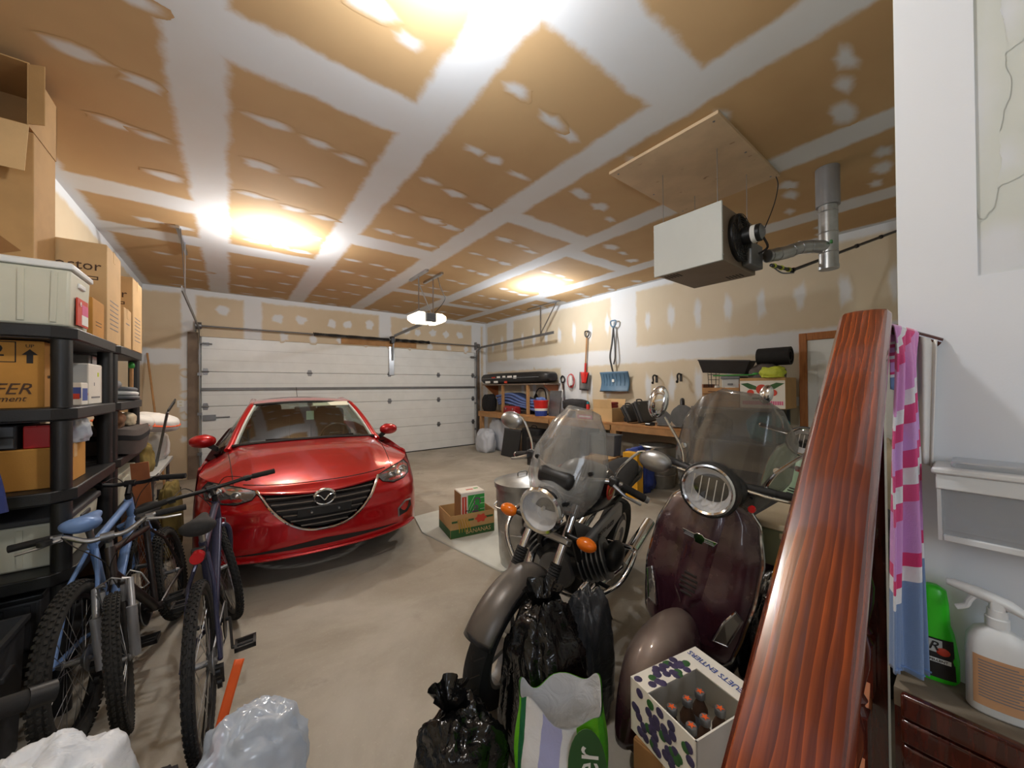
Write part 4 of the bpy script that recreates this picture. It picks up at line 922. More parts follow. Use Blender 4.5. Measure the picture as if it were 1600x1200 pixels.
# ---------------------------------------------------------------- generic builders for household clutter
def carton(label, x0,y0,z0,x1,y1,z1, mat='cardboard', rot=0, cat='box', name='cardboard_box', opened=False, tape=True, group=None, tapemat='cardboard_pale'):
    """carton standing at z0; local frame at its base centre; opened = four flaps standing up"""
    w, d, h = x1-x0, y1-y0, z1-z0
    T = thing(name, label, cat, ((x0+x1)/2,(y0+y1)/2,z0), rot, group); t = .006
    if opened:
        m = MB().bx(-w/2,-d/2,0,w/2,d/2,t).bx(-w/2,-d/2,t,-w/2+t,d/2,h).bx(w/2-t,-d/2,t,w/2,d/2,h).bx(-w/2+t,-d/2,t,w/2-t,-d/2+t,h).bx(-w/2+t,d/2-t,t,w/2-t,d/2,h)
        m.build('body',mat,T,smooth=False)
        fl = min(w,d)*.42
        for i, (c, u, out) in enumerate((((0,-d/2,h),w,(0,-1,0)),((0,d/2,h),w,(0,1,0)),((-w/2,0,h),d,(-1,0,0)),((w/2,0,h),d,(1,0,0)))):
            if opened == 'two' and i < 2: continue
            o = V(out)*fl*(.12+.12*(i%2))+V(0,0,fl*1.0); a = V(out).cross(V(0,0,1))*(u/2-.004); c = V(c)
            MB().add([c-a,c+a,c+a+o,c-a+o],[(0,1,2,3)]).build('flap',mat,T,smooth=False,solid=.004)
    else:
        MB().bx(-w/2,-d/2,0,w/2,d/2,h).build('body',mat,T,bevel=.004)
        f = min(w,d)/2-.002
        for s in (-1,1):
            if w > d: MB().bx(-w/2+.003,s*.0015 if s > 0 else -d/2+.003,h-.0005,w/2-.003,d/2-.003 if s > 0 else -.0015,h+.003).build('flap',mat,T,smooth=False)
            else: MB().bx(s*.0015 if s > 0 else -w/2+.003,-d/2+.003,h-.0005,w/2-.003 if s > 0 else -.0015,d/2-.003,h+.003).build('flap',mat,T,smooth=False)
        if tape:
            if w > d: MB().bx(-w/2-.001,-.025,h+.0028,w/2+.001,.025,h+.0042).bx(-w/2-.0012,-.025,h-.07,-w/2,.025,h+.004).bx(w/2,-.025,h-.07,w/2+.0012,.025,h+.004).build('packing_tape',tapemat,T,smooth=False)
            else: MB().bx(-.025,-d/2-.001,h+.0028,.025,d/2+.001,h+.0042).bx(-.025,-d/2-.0012,h-.07,.025,-d/2,h+.004).bx(-.025,d/2,h-.07,.025,d/2+.0012,h+.004).build('packing_tape',tapemat,T,smooth=False)
    T['dims'] = (w,d,h); return T
def decal(T, mat, cx, cz, w, h, face='front', name='printed_panel', off=.0008):
    """flat printed rectangle on the front (-Y) or side (+X or -X) face of a carton"""
    W_, D_, H_ = T['dims']
    if face == 'front': m = MB().bx(cx-w/2,-D_/2-off,cz-h/2,cx+w/2,-D_/2,cz+h/2)
    elif face == 'side': m = MB().bx(W_/2,cx-w/2,cz-h/2,W_/2+off,cx+w/2,cz+h/2)
    elif face == 'top': m = MB().bx(cx-w/2,cz-h/2,H_+.003,cx+w/2,cz+h/2,H_+.003+off)
    else: m = MB().bx(-W_/2-off,cx-w/2,cz-h/2,-W_/2,cx+w/2,cz+h/2)
    return m.build(name,mat,T,smooth=False)
def print_on(T, s, size, mat, cx, cz, face='front', **kw):
    W_, D_, H_ = T['dims']
    if face == 'front': return text(s,size,mat,T,(cx,-D_/2-.001,cz),(1,0,0),(0,0,1),**kw)
    if face == 'side': return text(s,size,mat,T,(W_/2+.001,cx,cz),(0,1,0),(0,0,1),**kw)
    return text(s,size,mat,T,(-W_/2-.001,cx,cz),(0,-1,0),(0,0,1),**kw)
def tote(label, x0,y0,z0,x1,y1,z1, mat, lidmat=None, rot=0, name='storage_tote', cat='storage bin', taper=.9, group=None, lid=True, ribs=4):
    w, d, h = x1-x0, y1-y0, z1-z0; T = thing(name,label,cat,((x0+x1)/2,(y0+y1)/2,z0),rot,group); lh = .035 if lid else .02
    def ring(k, z, ins=0): a, b = w/2*k-ins, d/2*k-ins; return [V(a,b,z),V(-a,b,z),V(-a,-b,z),V(a,-b,z)]
    if lid: MB().loft([ring(taper,0),ring(1,h-lh)]).build('body',mat,T,bevel=.012)
    else: MB().loft([ring(taper,0),ring(1,h),ring(1,h,.006),ring(taper,.006,.006)]).build('body',mat,T,smooth=False)
    MB().loft([ring(1,h-lh-.005,-.008),ring(1,h-lh+.012,-.008)] if not lid else [ring(1.0,h-lh,-.010),ring(1.0,h-.008,-.010),ring(.97,h)]).build('lid' if lid else 'rim',lidmat or mat,T,bevel=.006) if lid else MB().bx(-w/2-.012,-d/2-.012,h-.02,w/2+.012,-d/2,h).bx(-w/2-.012,d/2,h-.02,w/2+.012,d/2+.012,h).bx(-w/2-.012,-d/2,h-.02,-w/2,d/2,h).bx(w/2,-d/2,h-.02,w/2+.012,d/2,h).build('rim',mat,T,smooth=False)
    for k in range(ribs):
        x = -w/2*.75+w*.75*k/(max(1,ribs-1)); MB().rod((x*taper,-d/2*taper-.002,.02),(x,-d/2-.001,h-lh-.02),.02,.008,up=(0,1,0)).build('rib',mat,T)
    for s in (-1,1): MB().box((s*(w/2*.985),0,h*.72),(.02,d*.3,.025)).build('handle',lidmat or mat,T,bevel=.005)
    T['dims'] = (w,d,h); return T
def lump(name, label, cat, c, r, mat, seed=0, amp=.22, freq=2.2, nu=56, nv=36, flat=.0, fold=.10, group=None, top=None, rot=0, parent=None):
    """bag, cushion or bundle: a soft body with creases, resting on its base"""
    T = thing(name,label,cat,c,rot,group) if parent is None else None
    def f(d):
        p = d*freq+Vector((seed*7.3,seed*3.1,seed)); k = 1+amp*noise.noise(p)
        k += fold*(1-2.4*abs(noise.noise(Vector((p.x*1.9,p.y*1.9,p.z*1.1)))))*.5 + fold*.4*(1-2.4*abs(noise.noise(Vector((p.x*4.3,p.y*4.3,p.z*2.1+5)))))*.5
        return k
    m = MB()
    for j in range(nv+1):
        t = math.pi*j/nv
        for i in range(nu):
            a = 2*math.pi*i/nu; d = Vector((math.sin(t)*math.cos(a),math.sin(t)*math.sin(a),math.cos(t))); k = f(d)
            e = .72; sgn = lambda x: math.copysign(abs(x)**e,x)
            z = sgn(d.z)*r[2]*k; z = max(z,-r[2]*.82)
            q = 1.0
            if top and d.z > 0: q = 1-top*d.z**2
            m.v.append((sgn(d.x)*r[0]*k*q,sgn(d.y)*r[1]*k*q,z+r[2]*.82))
    m.f = [(j*nu+i,(j+1)*nu+i,(j+1)*nu+(i+1)%nu,j*nu+(i+1)%nu) for j in range(nv) for i in range(nu)]
    m.build('body' if parent is None else name,mat,T or parent,angle=80,loc=None if parent is None else c); return T
def cloth(parent, name, mat, fn, nu=40, nv=40, solid=.004):
    return MB().grid(fn,nu,nv).build(name,mat,parent,angle=80,solid=solid)
# ---------------------------------------------------------------- black resin shelving along the left wall
SX0, SX1 = -1.065, -.60
DECKS = [.265,.66,1.05,1.445,1.84]
def shelving(y0, label):
    T = thing('shelving_unit',label,'shelves',(SX0,y0,0)); w, d = SX1-SX0, .90
    def deck(z):
        c = .07; poly = [(c,0),(w-c,0),(w,c),(w,d-c),(w-c,d),(c,d),(0,d-c),(0,c)]
        m = MB().prism(poly,(0,0,z-.03),(1,0,0),(0,1,0),(0,0,.06)).build('deck','black_plastic',T,bevel=.006)
        MB().prism([(p[0]*.94+w*.03,p[1]*.96+d*.02) for p in poly],(0,0,z-.034),(1,0,0),(0,1,0),(0,0,.004)).build('deck_underside','dark_grey_plastic',m,smooth=False)
    for z in DECKS: deck(z)
    for x in (.05,w-.05):
        for y in (.06,d-.06):
            zs = [0]+DECKS
            for a, b in zip(zs, zs[1:]):
                MB().cyl((x,y,a+.03 if a else 0),(x,y,b-.034),.036,n=16).build('post','black_plastic',T)
    return T
shelving(2.70,'black resin shelving unit with the bicycles leaning in front of it')
shelving(3.62,'black resin shelving unit ending beside the leaning broom')
ZT = [z+.031 for z in DECKS]
# top of the shelves
t = thing('cardboard_box','empty cardboard box lying on its side with flaps open just under the ceiling','box',(-.94,3.20,2.93)); w_, d_, h_ = .24, .38, .33
MB().bx(-w_/2,-d_/2,0,w_/2,d_/2,.006).bx(-w_/2,-d_/2,h_-.006,w_/2,d_/2,h_).bx(-w_/2,-d_/2,.006,-w_/2+.006,d_/2,h_-.006).bx(w_/2-.006,-d_/2,.006,w_/2,d_/2,h_-.006).bx(-w_/2,d_/2-.006,.006,w_/2,d_/2,h_-.006).build('body','cardboard',t,smooth=False)
for a_, b_, o_ in (((-w_/2,-d_/2,.003),(w_/2,-d_/2,.003),(.0,-.05,-.26)),((-w_/2,-d_/2,.01),(-w_/2,-d_/2,h_-.01),(-.01,-.13,0)),((w_/2,-d_/2+.0,.01),(w_/2,-d_/2,h_-.01),(.06,-.03,.0))):
    a_, b_, o_ = V(a_), V(b_), V(o_); MB().add([a_,b_,b_+o_,a_+o_],[(0,1,2,3)]).build('flap','cardboard_pale' if o_.z else 'cardboard',t,smooth=False,solid=.004)
t = carton('tall cardboard box with a torn open front behind the white tote',-1.06,3.07,ZT[4],-.82,3.375,2.925,'cardboard',tape=False)
MB().prism([(-.14,.34),(.05,.42),(-.14,.60)],(.03,-.1542,0),(1,0,0),(0,0,1),(0,.001,0)).build('torn_opening','cardboard_dark',t,smooth=False)
MB().bx(-.119,-.158,.02,-.10,-.1528,.66).build('white_edge','white_card',t,smooth=False)
t = tote('white plastic storage tote with red sticker on top of the black shelves',-1.02,2.735,ZT[4],-.615,3.05,2.185,'cream_plastic','white_plastic',taper=.95)
decal(t,'red_print',.0,.09,.17,.14,'side','red_sticker',.006); decal(t,'pink_print',.035,.105,.10,.06,'side','pink_band',.007); decal(t,'white_print',.03,.055,.1,.05,'side','sticker_text',.008)
print_on(t,'e',.05,'white_print',-.05,.135,'side'); [setattr(o,'location',o.location+V(.008,0,0)) for o in t.children if o.name.startswith('lettering')]
def doctor(y0, label, x1=-.615, z1=2.48):
    b = carton(label,-1.09,y0,ZT[4],x1,y0+.37,z1,'cardboard_pale',group=None)
    h = z1-ZT[4]
    print_on(b,'Doctor',.085,'brown_print',.085,h*.76); m = decal(b,'brown_print',.05,h*.64,.30,.022); decal(b,'cardboard_pale',.05,h*.64,.288,.010,off=.0014)
    for k in range(7): decal(b,'grey_print',0,h*.15+.03*k,.22,.006,'side','print_line')
    decal(b,'brown_print',0,h*.8,.2,.03,'side','print_block') if False else None; return b
doctor(3.40,'tall cardboard box printed Doctor beside the white tote'); doctor(4.08,'second cardboard box printed Doctor at the broom end of the shelves',-.60,2.44)
t = carton('small amber cardboard box wedged beside the white tote',-.81,3.12,ZT[4],-.62,3.36,2.09,'cardboard_amber'); decal(t,'black_print',0,.07,.12,.004,'side'); decal(t,'black_print',0,.09,.12,.004,'side')
t = carton('narrow pale cardboard box standing between the two Doctor boxes',-.90,3.81,ZT[4],-.605,4.05,2.16,'cardboard_pale'); decal(t,'grey_print',0,.18,.12,.008,'side','print_line')
T = thing('camera_bag','small black bag with pale trim on the end of the top shelf','bag',(-.70,4.495,ZT[4]))
MB().box((0,0,.06),(.14,.06,.11)).build('body','black_fabric',T,bevel=.025); MB().tube(arc((0,0,.1),.05,0,math.pi,8,(1,0,0),(0,0,1)),.006,6).build('strap','black_fabric',T); MB().box((.0,-.033,.05),(.08,.008,.05)).build('pocket','brown_print',T,bevel=.003)
# second shelf
t = carton('amber cardboard box printed S12 with an up arrow',-1.06,2.805,ZT[3],-.715,3.08,1.795,'cardboard_amber')
print_on(t,'S12',.075,'black_print',.0,.27); 
for a, b, c, d in ((.0,.315,.17,.004),(.0,.22,.17,.004),(.085,.2675,.004,.099)): decal(t,'black_print',a,b,c,d)
MB().prism([(-.01,0),(.01,0),(.01,.04),(.025,.04),(0,.068),(-.025,.04),(-.01,.04)],(.128,-.1385,.215),(1,0,0),(0,0,1),(0,.0006,0)).build('up_arrow','black_print',t,smooth=False)
print_on(t,'UP',.022,'black_print',.128,.297); print_on(t,'FER',.075,'brown_print',.075,.09,shear=.3); print_on(t,'equipment',.04,'brown_print',.03,.045,shear=.3)
print_on(t,'FRAGILE',.03,'black_print',.0,.19,'side'); print_on(t,'HANDLE WITH CARE',.022,'black_print',.0,.15,'side')
MB().prism([(-.006,0),(.006,0),(.006,.04),(.016,.04),(0,.06),(-.016,.04),(-.006,.04)],(.1732,-.06,.22),(0,1,0),(0,0,1),(.0006,0,0)).build('side_arrow','black_print',t,smooth=False)
t = carton('tall white box with grey printed end on the second shelf',-1.0,3.22,ZT[3],-.655,3.50,1.715,'white_card',tape=False)
decal(t,'light_grey_card',0,.12,.33,.23); decal(t,'red_print',.08,.06,.18,.014); decal(t,'lime_plastic',.05,.18,.03,.025,'side','green_label'); decal(t,'grey_print',-.03,.12,.01,.02,'side'); decal(t,'grey_print',0,.04,.18,.01,'side')
t = carton('small white carton with blue and red label in front of the white box',-.80,3.09,ZT[3],-.655,3.205,1.60,'white_card',tape=False)
decal(t,'blue_print',.02,.07,.1,.06); decal(t,'red_print',.05,.05,.03,.03,off=.0014); decal(t,'white_print',-.01,.045,.05,.03,off=.0014,name='barcode_panel'); decal(t,'blue_print',0,.06,.09,.07,'side')
T = thing('white_cabinet','white metal cabinet standing on the shelf beside the power tools','cabinet',(-.905,4.08,ZT[3]))
MB().bx(-.16,-.29,0,.14,.29,.33).build('body','white_plastic',T,bevel=.01); MB().bx(.141,-.28,.01,.15,.28,.32).build('door','white_plastic',T,bevel=.004); MB().bx(.151,.24,.1,.162,.255,.24).build('handle','teal_plastic',T,bevel=.003)
T = thing('power_drill','grey and white power tool lying in front of the white cabinet','tool',(-.665,3.86,ZT[3]+.014))
MB().cyl((0,-.1,.10),(0,.06,.11),.033,n=16).build('motor_body','grey_plastic',T,bevel=.006); MB().cyl((0,.06,.11),(0,.13,.112),.018,.012,n=14).build('chuck','black_metal',T); MB().rod((0,-.06,.10),(.0,-.1,.0),.035,.04,up=(0,1,0)).build('pistol_grip','white_plastic',T,bevel=.008)
T = thing('hose_bundle','bundle of pale flexible hose lying on the second shelf','hose',(-.648,4.14,ZT[3]))
for k in range(3): MB().torus((.0,.0,.022+.034*k),(.05*k,.06,1),.064-.006*k,.016,30,8).build('hose_turn','white_plastic' if k%2 else 'grey_plastic',T)
T = thing('mallet','rubber mallet standing at the end of the second shelf','hammer',(-.645,4.33,ZT[3]))
MB().cyl((0,-.05,.035),(0,.05,.035),.032,n=16).build('head','grey_plastic',T,bevel=.006); MB().cyl((0,0,.03),(0,.0,.27),.012).build('handle','rough_wood',T); MB().ell((0,0,.285),(.02,.02,.03),12,8).build('green_tip','green_plastic',T)
# third shelf
t = carton('brown cardboard box behind the shelf post with pale side',-1.05,2.81,ZT[2],-.655,3.16,1.275,'cardboard_amber')
T = thing('parts_organizer','dark grey plastic parts organizer sitting on the cardboard box','organizer',(-.92,2.93,1.279))
MB().bx(-.12,-.12,0,.12,.16,.115).build('body','dark_grey_plastic',T,bevel=.008)
for i in range(2):
    for j in range(2):
        d = MB().bx(-.112+.115*i,-.127,.008+.055*j,-.003+.115*i,-.119,.055+.055*j).build('drawer','grey_plastic',T,bevel=.003); MB().bx(-.075+.115*i,-.136,.022+.055*j,-.04+.115*i,-.127,.03+.055*j).build('drawer_pull','brown_print',d,bevel=.002)
t = carton('small glossy red box beside the parts organizer',-.785,2.82,1.279,-.70,2.98,1.385,'red_plastic',tape=False)
lump('plastic_bag','crumpled clear plastic bag on the cardboard box by the shelf post','bag',(-.655,3.04,1.279),(.04,.07,.07),'milky_film',3,.25,2.6,30,20)
T = thing('shopping_bag','dark blue woven shopping bag hanging at the shelf corner','bag',(-.93,2.56,1.02))
def fb(u, v):
    a = 2*math.pi*u; w = .17-.05*v; return V(w*math.cos(a)*(1+.08*math.sin(5*a+3*v)),.07*math.sin(a)*(1+.3*noise.noise((u*6,v*4,1))),.02+.36*v)
MB().grid(fb,48,16).build('bag_body','blue_fabric',T,angle=80); MB().lathe([(.0,.02),(.065,.02)],(0,0,0),(0,0,1),20).build('bag_base','blue_fabric',T)
for s in (-1,1): MB().tube(bez([(-.06,s*.05,.36),(-.05,s*.04,.47),(.05,s*.04,.47),(.06,s*.05,.36)],6),.008,6,flat=.5).build('bag_strap','blue_fabric',T)
lump('fur_bundle','brown furry bundle with cream patch lying on the third shelf','fur',(-.70,3.95,1.275),(.07,.13,.07),'fur_brown',5,.2,3,40,24)
lump('cream_roll','cream rolled cloth lying beside the brown furry bundle','cloth roll',(-.66,4.24,1.275),(.05,.11,.055),'tan_fabric',6,.12,2,36,22)
T = thing('cooler_bag','grey soft cooler bag with black band sticking out of the third shelf','bag',(-.72,4.07,ZT[2]+.012))
def cb_(h0, h1, mat, name, k0=1, k1=1):
    r = lambda z, k: [V(.20*k*math.copysign(abs(math.cos(a))**.5,math.cos(a)),.30*k*math.copysign(abs(math.sin(a))**.5,math.sin(a))*(1+.03*noise.noise((a,z*9,2))),z+.01*math.sin(3*a)) for a in [2*math.pi*i/40 for i in range(40)]]
    MB().loft([r(h0+(h1-h0)*i/4,k0+(k1-k0)*i/4) for i in range(5)]).build(name,mat,T,angle=50)
cb_(0,.10,'grey_fabric','lower_panel',.92,1.0); cb_(.10,.135,'black_fabric','band',1.01,1.01); cb_(.135,.178,'grey_fabric','top_panel',1.0,.96)
# fourth shelf and below
t = tote('cream plastic storage tote with dark lid on the fourth shelf',-1.05,2.82,ZT[1],-.64,3.34,.945,'cream_plastic','dark_grey_plastic',taper=.93)
MB().box((.185,.12,.13),(.016,.05,.14)).build('recessed_grip','tan_fabric',t,bevel=.008)
t = tote('cream plastic storage tote under the cooler bag shelf',-1.05,3.745,ZT[1],-.64,4.39,.95,'cream_plastic','cream_plastic',taper=.93)
t = tote('dark grey storage tote on the lowest shelf behind the bicycles',-1.05,2.82,ZT[0],-.73,3.45,.58,'dark_grey_plastic','black_plastic',taper=.93)
t = carton('stained wooden board box standing on the lowest shelf',-1.03,3.74,ZT[0],-.66,4.3,.60,'rough_wood',tape=False)
T = tag(MB().rod((-.485,3.985,.005),(-.548,3.965,1.0),.10,.02,up=(0,1,0)).build('wood_offcut','spruce'),'bare brown wooden board leaning upright against the black shelves','board')
t = tote('dark plastic crate on the floor below the lime boxes',-1.05,2.28,0,-.72,2.62,.56,'dark_grey_plastic',lid=False,name='plastic_crate',cat='crate')
t = carton('lime green and white soap carton standing on the dark crate',-1.03,2.29,.58,-.82,2.47,.87,'lime_plastic',tape=False,name='soap_carton'); decal(t,'white_print',.0,.25,.208,.05); decal(t,'dark_green_print',.03,.1,.05,.03); decal(t,'dark_green_print',.04,.15,.08,.012)
decal(t,'white_print',0,.25,.178,.05,'side'); decal(t,'dark_green_print',0,.11,.12,.03,'side')
t = carton('flat lime yellow carton lying on the soap carton',-1.02,2.29,.876,-.83,2.46,.935,'yellow_lime',tape=False,name='soap_carton')
# clutter table between the shelves and the garage door
T = thing('folding_table','grey topped folding table covered with clutter near the garage door jamb','table',(-.82,5.25,0))
MB().bx(-.29,-.62,.74,.29,.62,.78).build('table_top','light_grey_card',T,bevel=.008)
for x in (-.25,.25):
    for y in (-.55,.55): MB().cyl((x,y,0),(x,y,.74),.015).build('leg','dull_steel',T)
def buoy(x, y, z, label, tilt):
    T = thing('life_vest',label,'life vest',(x,y,z),(tilt,.15,.4))
    lump('vest_body','','',(0,0,0),(.2,.15,.09),'white_fabric',int(x*-50),.12,1.6,36,22,parent=T,fold=.05)
    MB().tube([V(.205*math.cos(a),.155*math.sin(a),.075) for a in [2*math.pi*k/28 for k in range(28)]],.02,8,closed=True,flat=.5).build('orange_band','orange_plastic',T)
buoy(-.82,5.10,1.17,'white and orange life vest on top of the clutter table',.1); buoy(-.66,5.46,1.14,'white and orange life vest leaning lower beside the other vest',.25)
lump('duffel_bag','olive gold duffel bag on the clutter table','bag',(-.70,4.83,.782),(.12,.15,.16),'olive_fabric',8,.25,2.4)
lump('dark_bundle','dark cloth bundle under the life vests','cloth',(-.86,5.30,.782),(.17,.2,.16),'dark_cloth',9,.25,2.2)
lump('white_sack','white cloth sack at the door end of the clutter table','bag',(-.66,5.68,.782),(.11,.13,.17),'white_fabric',10,.2,2.4)
lump('blue_bundle','pale blue cloth bundle standing behind the olive duffel bag','cloth',(-.93,4.74,.782),(.06,.06,.14),'light_blue_paint',4,.2,2.4,30,20)
T = thing('hockey_stick','dark hockey stick poking up out of the clutter','stick',(-.58,5.04,.80),(.45,.2,0))
MB().rod((0,0,.0),(0,0,.62),.02,.03,up=(0,1,0)).build('shaft','dull_steel',T,bevel=.003); MB().rod((0,0,.62),(.02,.17,.66),.012,.05).build('blade','black_plastic',T,bevel=.004)
T = thing('storage_drawer_box','grey plastic drawer box under the clutter table','drawer box',(-.88,5.1,0))
MB().bx(-.25,-.35,0,.25,.35,.6).build('body','light_grey_card',T,bevel=.01)
for k in range(3):
    d = MB().bx(.251,-.33,.02+.19*k,.262,.33,.19+.19*k).build('drawer','cream_plastic',T,bevel=.005); MB().bx(.263,-.1,.09+.19*k,.275,.1,.11+.19*k).build('handle','grey_plastic',d,bevel=.003)
lump('shoe_pile_bag','olive canvas bag slumped on the floor beside the clutter table','bag',(-.445,4.72,0),(.085,.18,.36),'olive_fabric',12,.22,2.2)
T = thing('broom','wooden broom handle leaning against the wall beside the garage door','broom',(0,0,0))
a, b = at(258,672,'y',7.2), at(230,552,'y',8.40)
MB().tube([V(a.x,a.y,.12),b],.014,10).build('handle','rough_wood',T); MB().box((a.x+.02,a.y,.07),(.3,.06,.13)).build('bristles','dark_cloth',T,bevel=.01)
T = thing('cardboard_sheet','flattened cardboard leaning on the left wall beyond the shelves','cardboard',(XL+.05,6.6,0),(0,.06,0)); MB().bx(-.01,-.5,0,.01,.5,1.5).build('sheet','cardboard',T,smooth=False)
MB().bx(-.0105,-.002,0,.0105,.002,1.5).build('fold_line','cardboard_dark',T,smooth=False)
# ---------------------------------------------------------------- unit heater, its flue and gas pipe, plywood
T = thing('plywood_panel','stained plywood panel screwed flat to the ceiling above the heater','plywood',(3.025,1.43,ZC-.024)); MB().bx(-.575,-.42,0,.575,.42,.022).build('sheet','plywood',T,smooth=False)
for x in (-.52,0,.52):
    for y in (-.37,.37): MB().cyl((x,y,-.002),(x,y,.004),.008,n=10).build('screw_head','dull_steel',T)
H = thing('unit_heater','white and brown gas unit heater with fan hanging from thin rods','heater',(2.75,1.13,2.455))
MB().bx(.02,0,0,.65,.5,.405).build('casing','heater_brown',H,bevel=.006); MB().bx(-.0,-.012,-.01,.02,.512,.415).build('front_panel','heater_white',H,bevel=.004)
for y in (0,.5):
    for z in (.03,.2,.37): MB().cyl((.01,y-.016 if y == 0 else y+.012,z),(.01,y-.012 if y == 0 else y+.016,z),.006,n=8).build('panel_screw','steel',H)
for x0 in (.08,.5):
    for k in range(5): MB().bx(x0+.0,.06+.025*k if x0 > .3 else .36+.025*k,-.0015,x0+.09,.07+.025*k if x0 > .3 else .37+.025*k,.002).build('bottom_slot','black_print',H,smooth=False)
MB().lathe([(.175,-.0),(.175,.03),(.165,.03),(.165,.0)],(.30,-.0,.215),(0,-1,0),36,closed=True).build('fan_shroud','black_metal',H)
g = None
for k in range(9): MB().torus((.30,-.04,.215),(0,1,0),.03+.0175*k,.0025,36,6).build('guard_ring','black_metal',H)
for k in range(4):
    a = math.pi*k/4+.4; MB().cyl((.30-.175*math.cos(a),-.035,.215-.175*math.sin(a)),(.30+.175*math.cos(a),-.035,.215+.175*math.sin(a)),.004,n=6).build('guard_strut','black_metal',H)
for k in range(4):
    a = math.pi/2*k; MB().add([V(.30+r*math.cos(a+o),-.012+y,.215+r*math.sin(a+o)) for r,o,y in ((.03,0,0),(.16,-.25,.01),(.16,.35,-.012),(.03,.5,0))],[(0,1,2,3)]).build('fan_blade','dull_steel',H,solid=.003)
m = MB().cyl((.30,-.03,.215),(.30,-.16,.215),.062,n=26).build('fan_motor','black_metal',H,bevel=.008); MB().cyl((.30,-.10,.215),(.30,-.13,.215),.0635,n=26).build('motor_label','white_print',m); MB().cyl((.30,-.16,.215),(.30,-.175,.215),.055,.03,n=26).build('motor_cap','dull_steel',m)
MB().bx(.37,-.07,.02,.6,-.0,.2).build('gas_valve_box','grey_metal',H,bevel=.008); MB().tube(bez([(.30,-.16,.19),(.38,-.17,.12),(.42,-.1,.1)],6),.008).build('wiring','black_print',H)
for x in (.06,.60):
    for y in (.04,.46):
        MB().cyl((x,y,.40),(x,y,ZC-.024-2.455),.003,n=6).build('hanging_rod','steel',H); MB().cyl((x,y,.40),(x,y,.44),.010,.004,n=8).build('rod_nut','dull_steel',H)
F = thing('flue_pipe','galvanised vent pipe rising from the heater through the ceiling','vent pipe',(3.83,.755,0))
MB().cyl((0,0,2.5),(0,0,3.02),.062,n=26).build('riser','galvanised',F); MB().cyl((0,0,3.0),(0,0,ZC),.078,n=26).build('sleeve','silver_paint',F); MB().lathe([(.066,2.49),(.066,2.52)],n=26).build('end_cap','galvanised',F)
for z in (2.62,2.78,2.95): MB().torus((0,0,z),(0,0,1),.063,.004,26,6).build('seam_ring','steel',F)
el = bez([(-.45,.27,2.60-.02),(-.30,.20,2.62),(-.20,.14,2.66),(-.12,.08,2.67),(-.0,.0,2.67)],6)
MB().tube(el,.05,22).build('elbow','galvanised',F)
for k in (3,8,12,17): MB().tube([V(el[k]),V(el[k])+(V(el[k+1])-V(el[k]))*.15],.053,22).build('elbow_joint','steel',F)
MB().tube([V(-.45,.27,2.58),V(-.468,.28,2.577)],.05,22).build('collar','aluminium',F); MB().box((-.06,-.03,2.69),(.03,.015,.025)).build('green_tag','green_plastic',F,bevel=.003)
T = thing('gas_pipe','long black gas pipe running from the heater along the wall','pipe',(0,0,0))
a, b, c = V(3.33,1.0,2.49), V(3.72,.97,2.515), V(5.55,.53,3.17)
MB().tube([a,b,c],.013,10).build('pipe','black_metal',T)
for k in (.0,.25,.55,.8): MB().tube([b.lerp(c,k),b.lerp(c,k+.012)],.02,10).build('coupling','black_metal',T)
for k in (.1,.45,.8): MB().tube([a.lerp(b,k),a.lerp(b,k+.05)],.019,10).build('yellow_tie','yellow_lime',T)
MB().tube(bez([a,a.lerp(b,.5)+V(0,0,-.04),b+V(.05,0,-.01)],8),.006,6).build('thermostat_wire','grey_plastic',T)
T = tag(MB().tube(bez([(3.4,1.16,2.66),(3.50,1.12,2.80),(3.60,1.06,3.05),(3.58,1.02,3.2),(3.57,1.03,ZC-.03)],8),.004,6).build('heater_cord','black_print'),'thin black electric cord dropping from the plywood to the heater','cord')
# ---------------------------------------------------------------- things on the open floor
T = thing('plasterboard_scrap','loose white plasterboard sheet lying flat on the concrete','plasterboard',(2.05,3.25,.0)); 
MB().prism([(-.42,.45),(-.30,.95),(.5,1.0),(.7,-.3),(.3,-1.1),(-.25,-.75)],(0,0,0),(1,0,0),(0,1,0),(0,0,.013)).build('sheet','gypsum',T,smooth=False)
MB().prism([(-.415,.45),(-.245,-.75),(-.235,-.748),(-.405,.452)],(0,0,.0131),(1,0,0),(0,1,0),(0,0,.0006)).build('paper_edge','light_grey_card',T,smooth=False)
# galvanised bin
T = thing('trash_can','ribbed galvanised steel trash can with domed lid','trash can',(2.06,2.52,.014)); hb = .70
n = 48
def rr(r, z, k): return [V((r+(.006 if i%2 else 0)*k)*math.cos(2*math.pi*i/n),(r+(.006 if i%2 else 0)*k)*math.sin(2*math.pi*i/n),z) for i in range(n)]
MB().loft([rr(.20,0,0),rr(.202,.04,0),rr(.204,.06,1),rr(.232,hb-.06,1),rr(.234,hb-.04,0),rr(.236,hb,0)]).build('body','galvanised',T,angle=20)
MB().lathe([(.25,hb-.03),(.252,hb+.015),(.235,hb+.02),(.18,hb+.04),(.09,hb+.055),(0,hb+.058)],n=40).build('lid','galvanised',T)
MB().tube(bez([(-.05,0,hb+.055),(-.045,0,hb+.09),(.045,0,hb+.09),(.05,0,hb+.055)],6),.006).build('lid_handle','steel',T)
for s in (-1,1): MB().tube(bez([V(s*.233,-.06,hb-.14),V(s*.27,-.055,hb-.17),V(s*.27,.055,hb-.17),V(s*.233,.06,hb-.14)],6),.006).build('side_handle','steel',T)
for z in (.3,): MB().torus((0,0,z),(0,0,1),.217,.006,44,6).build('hoop','galvanised',T)
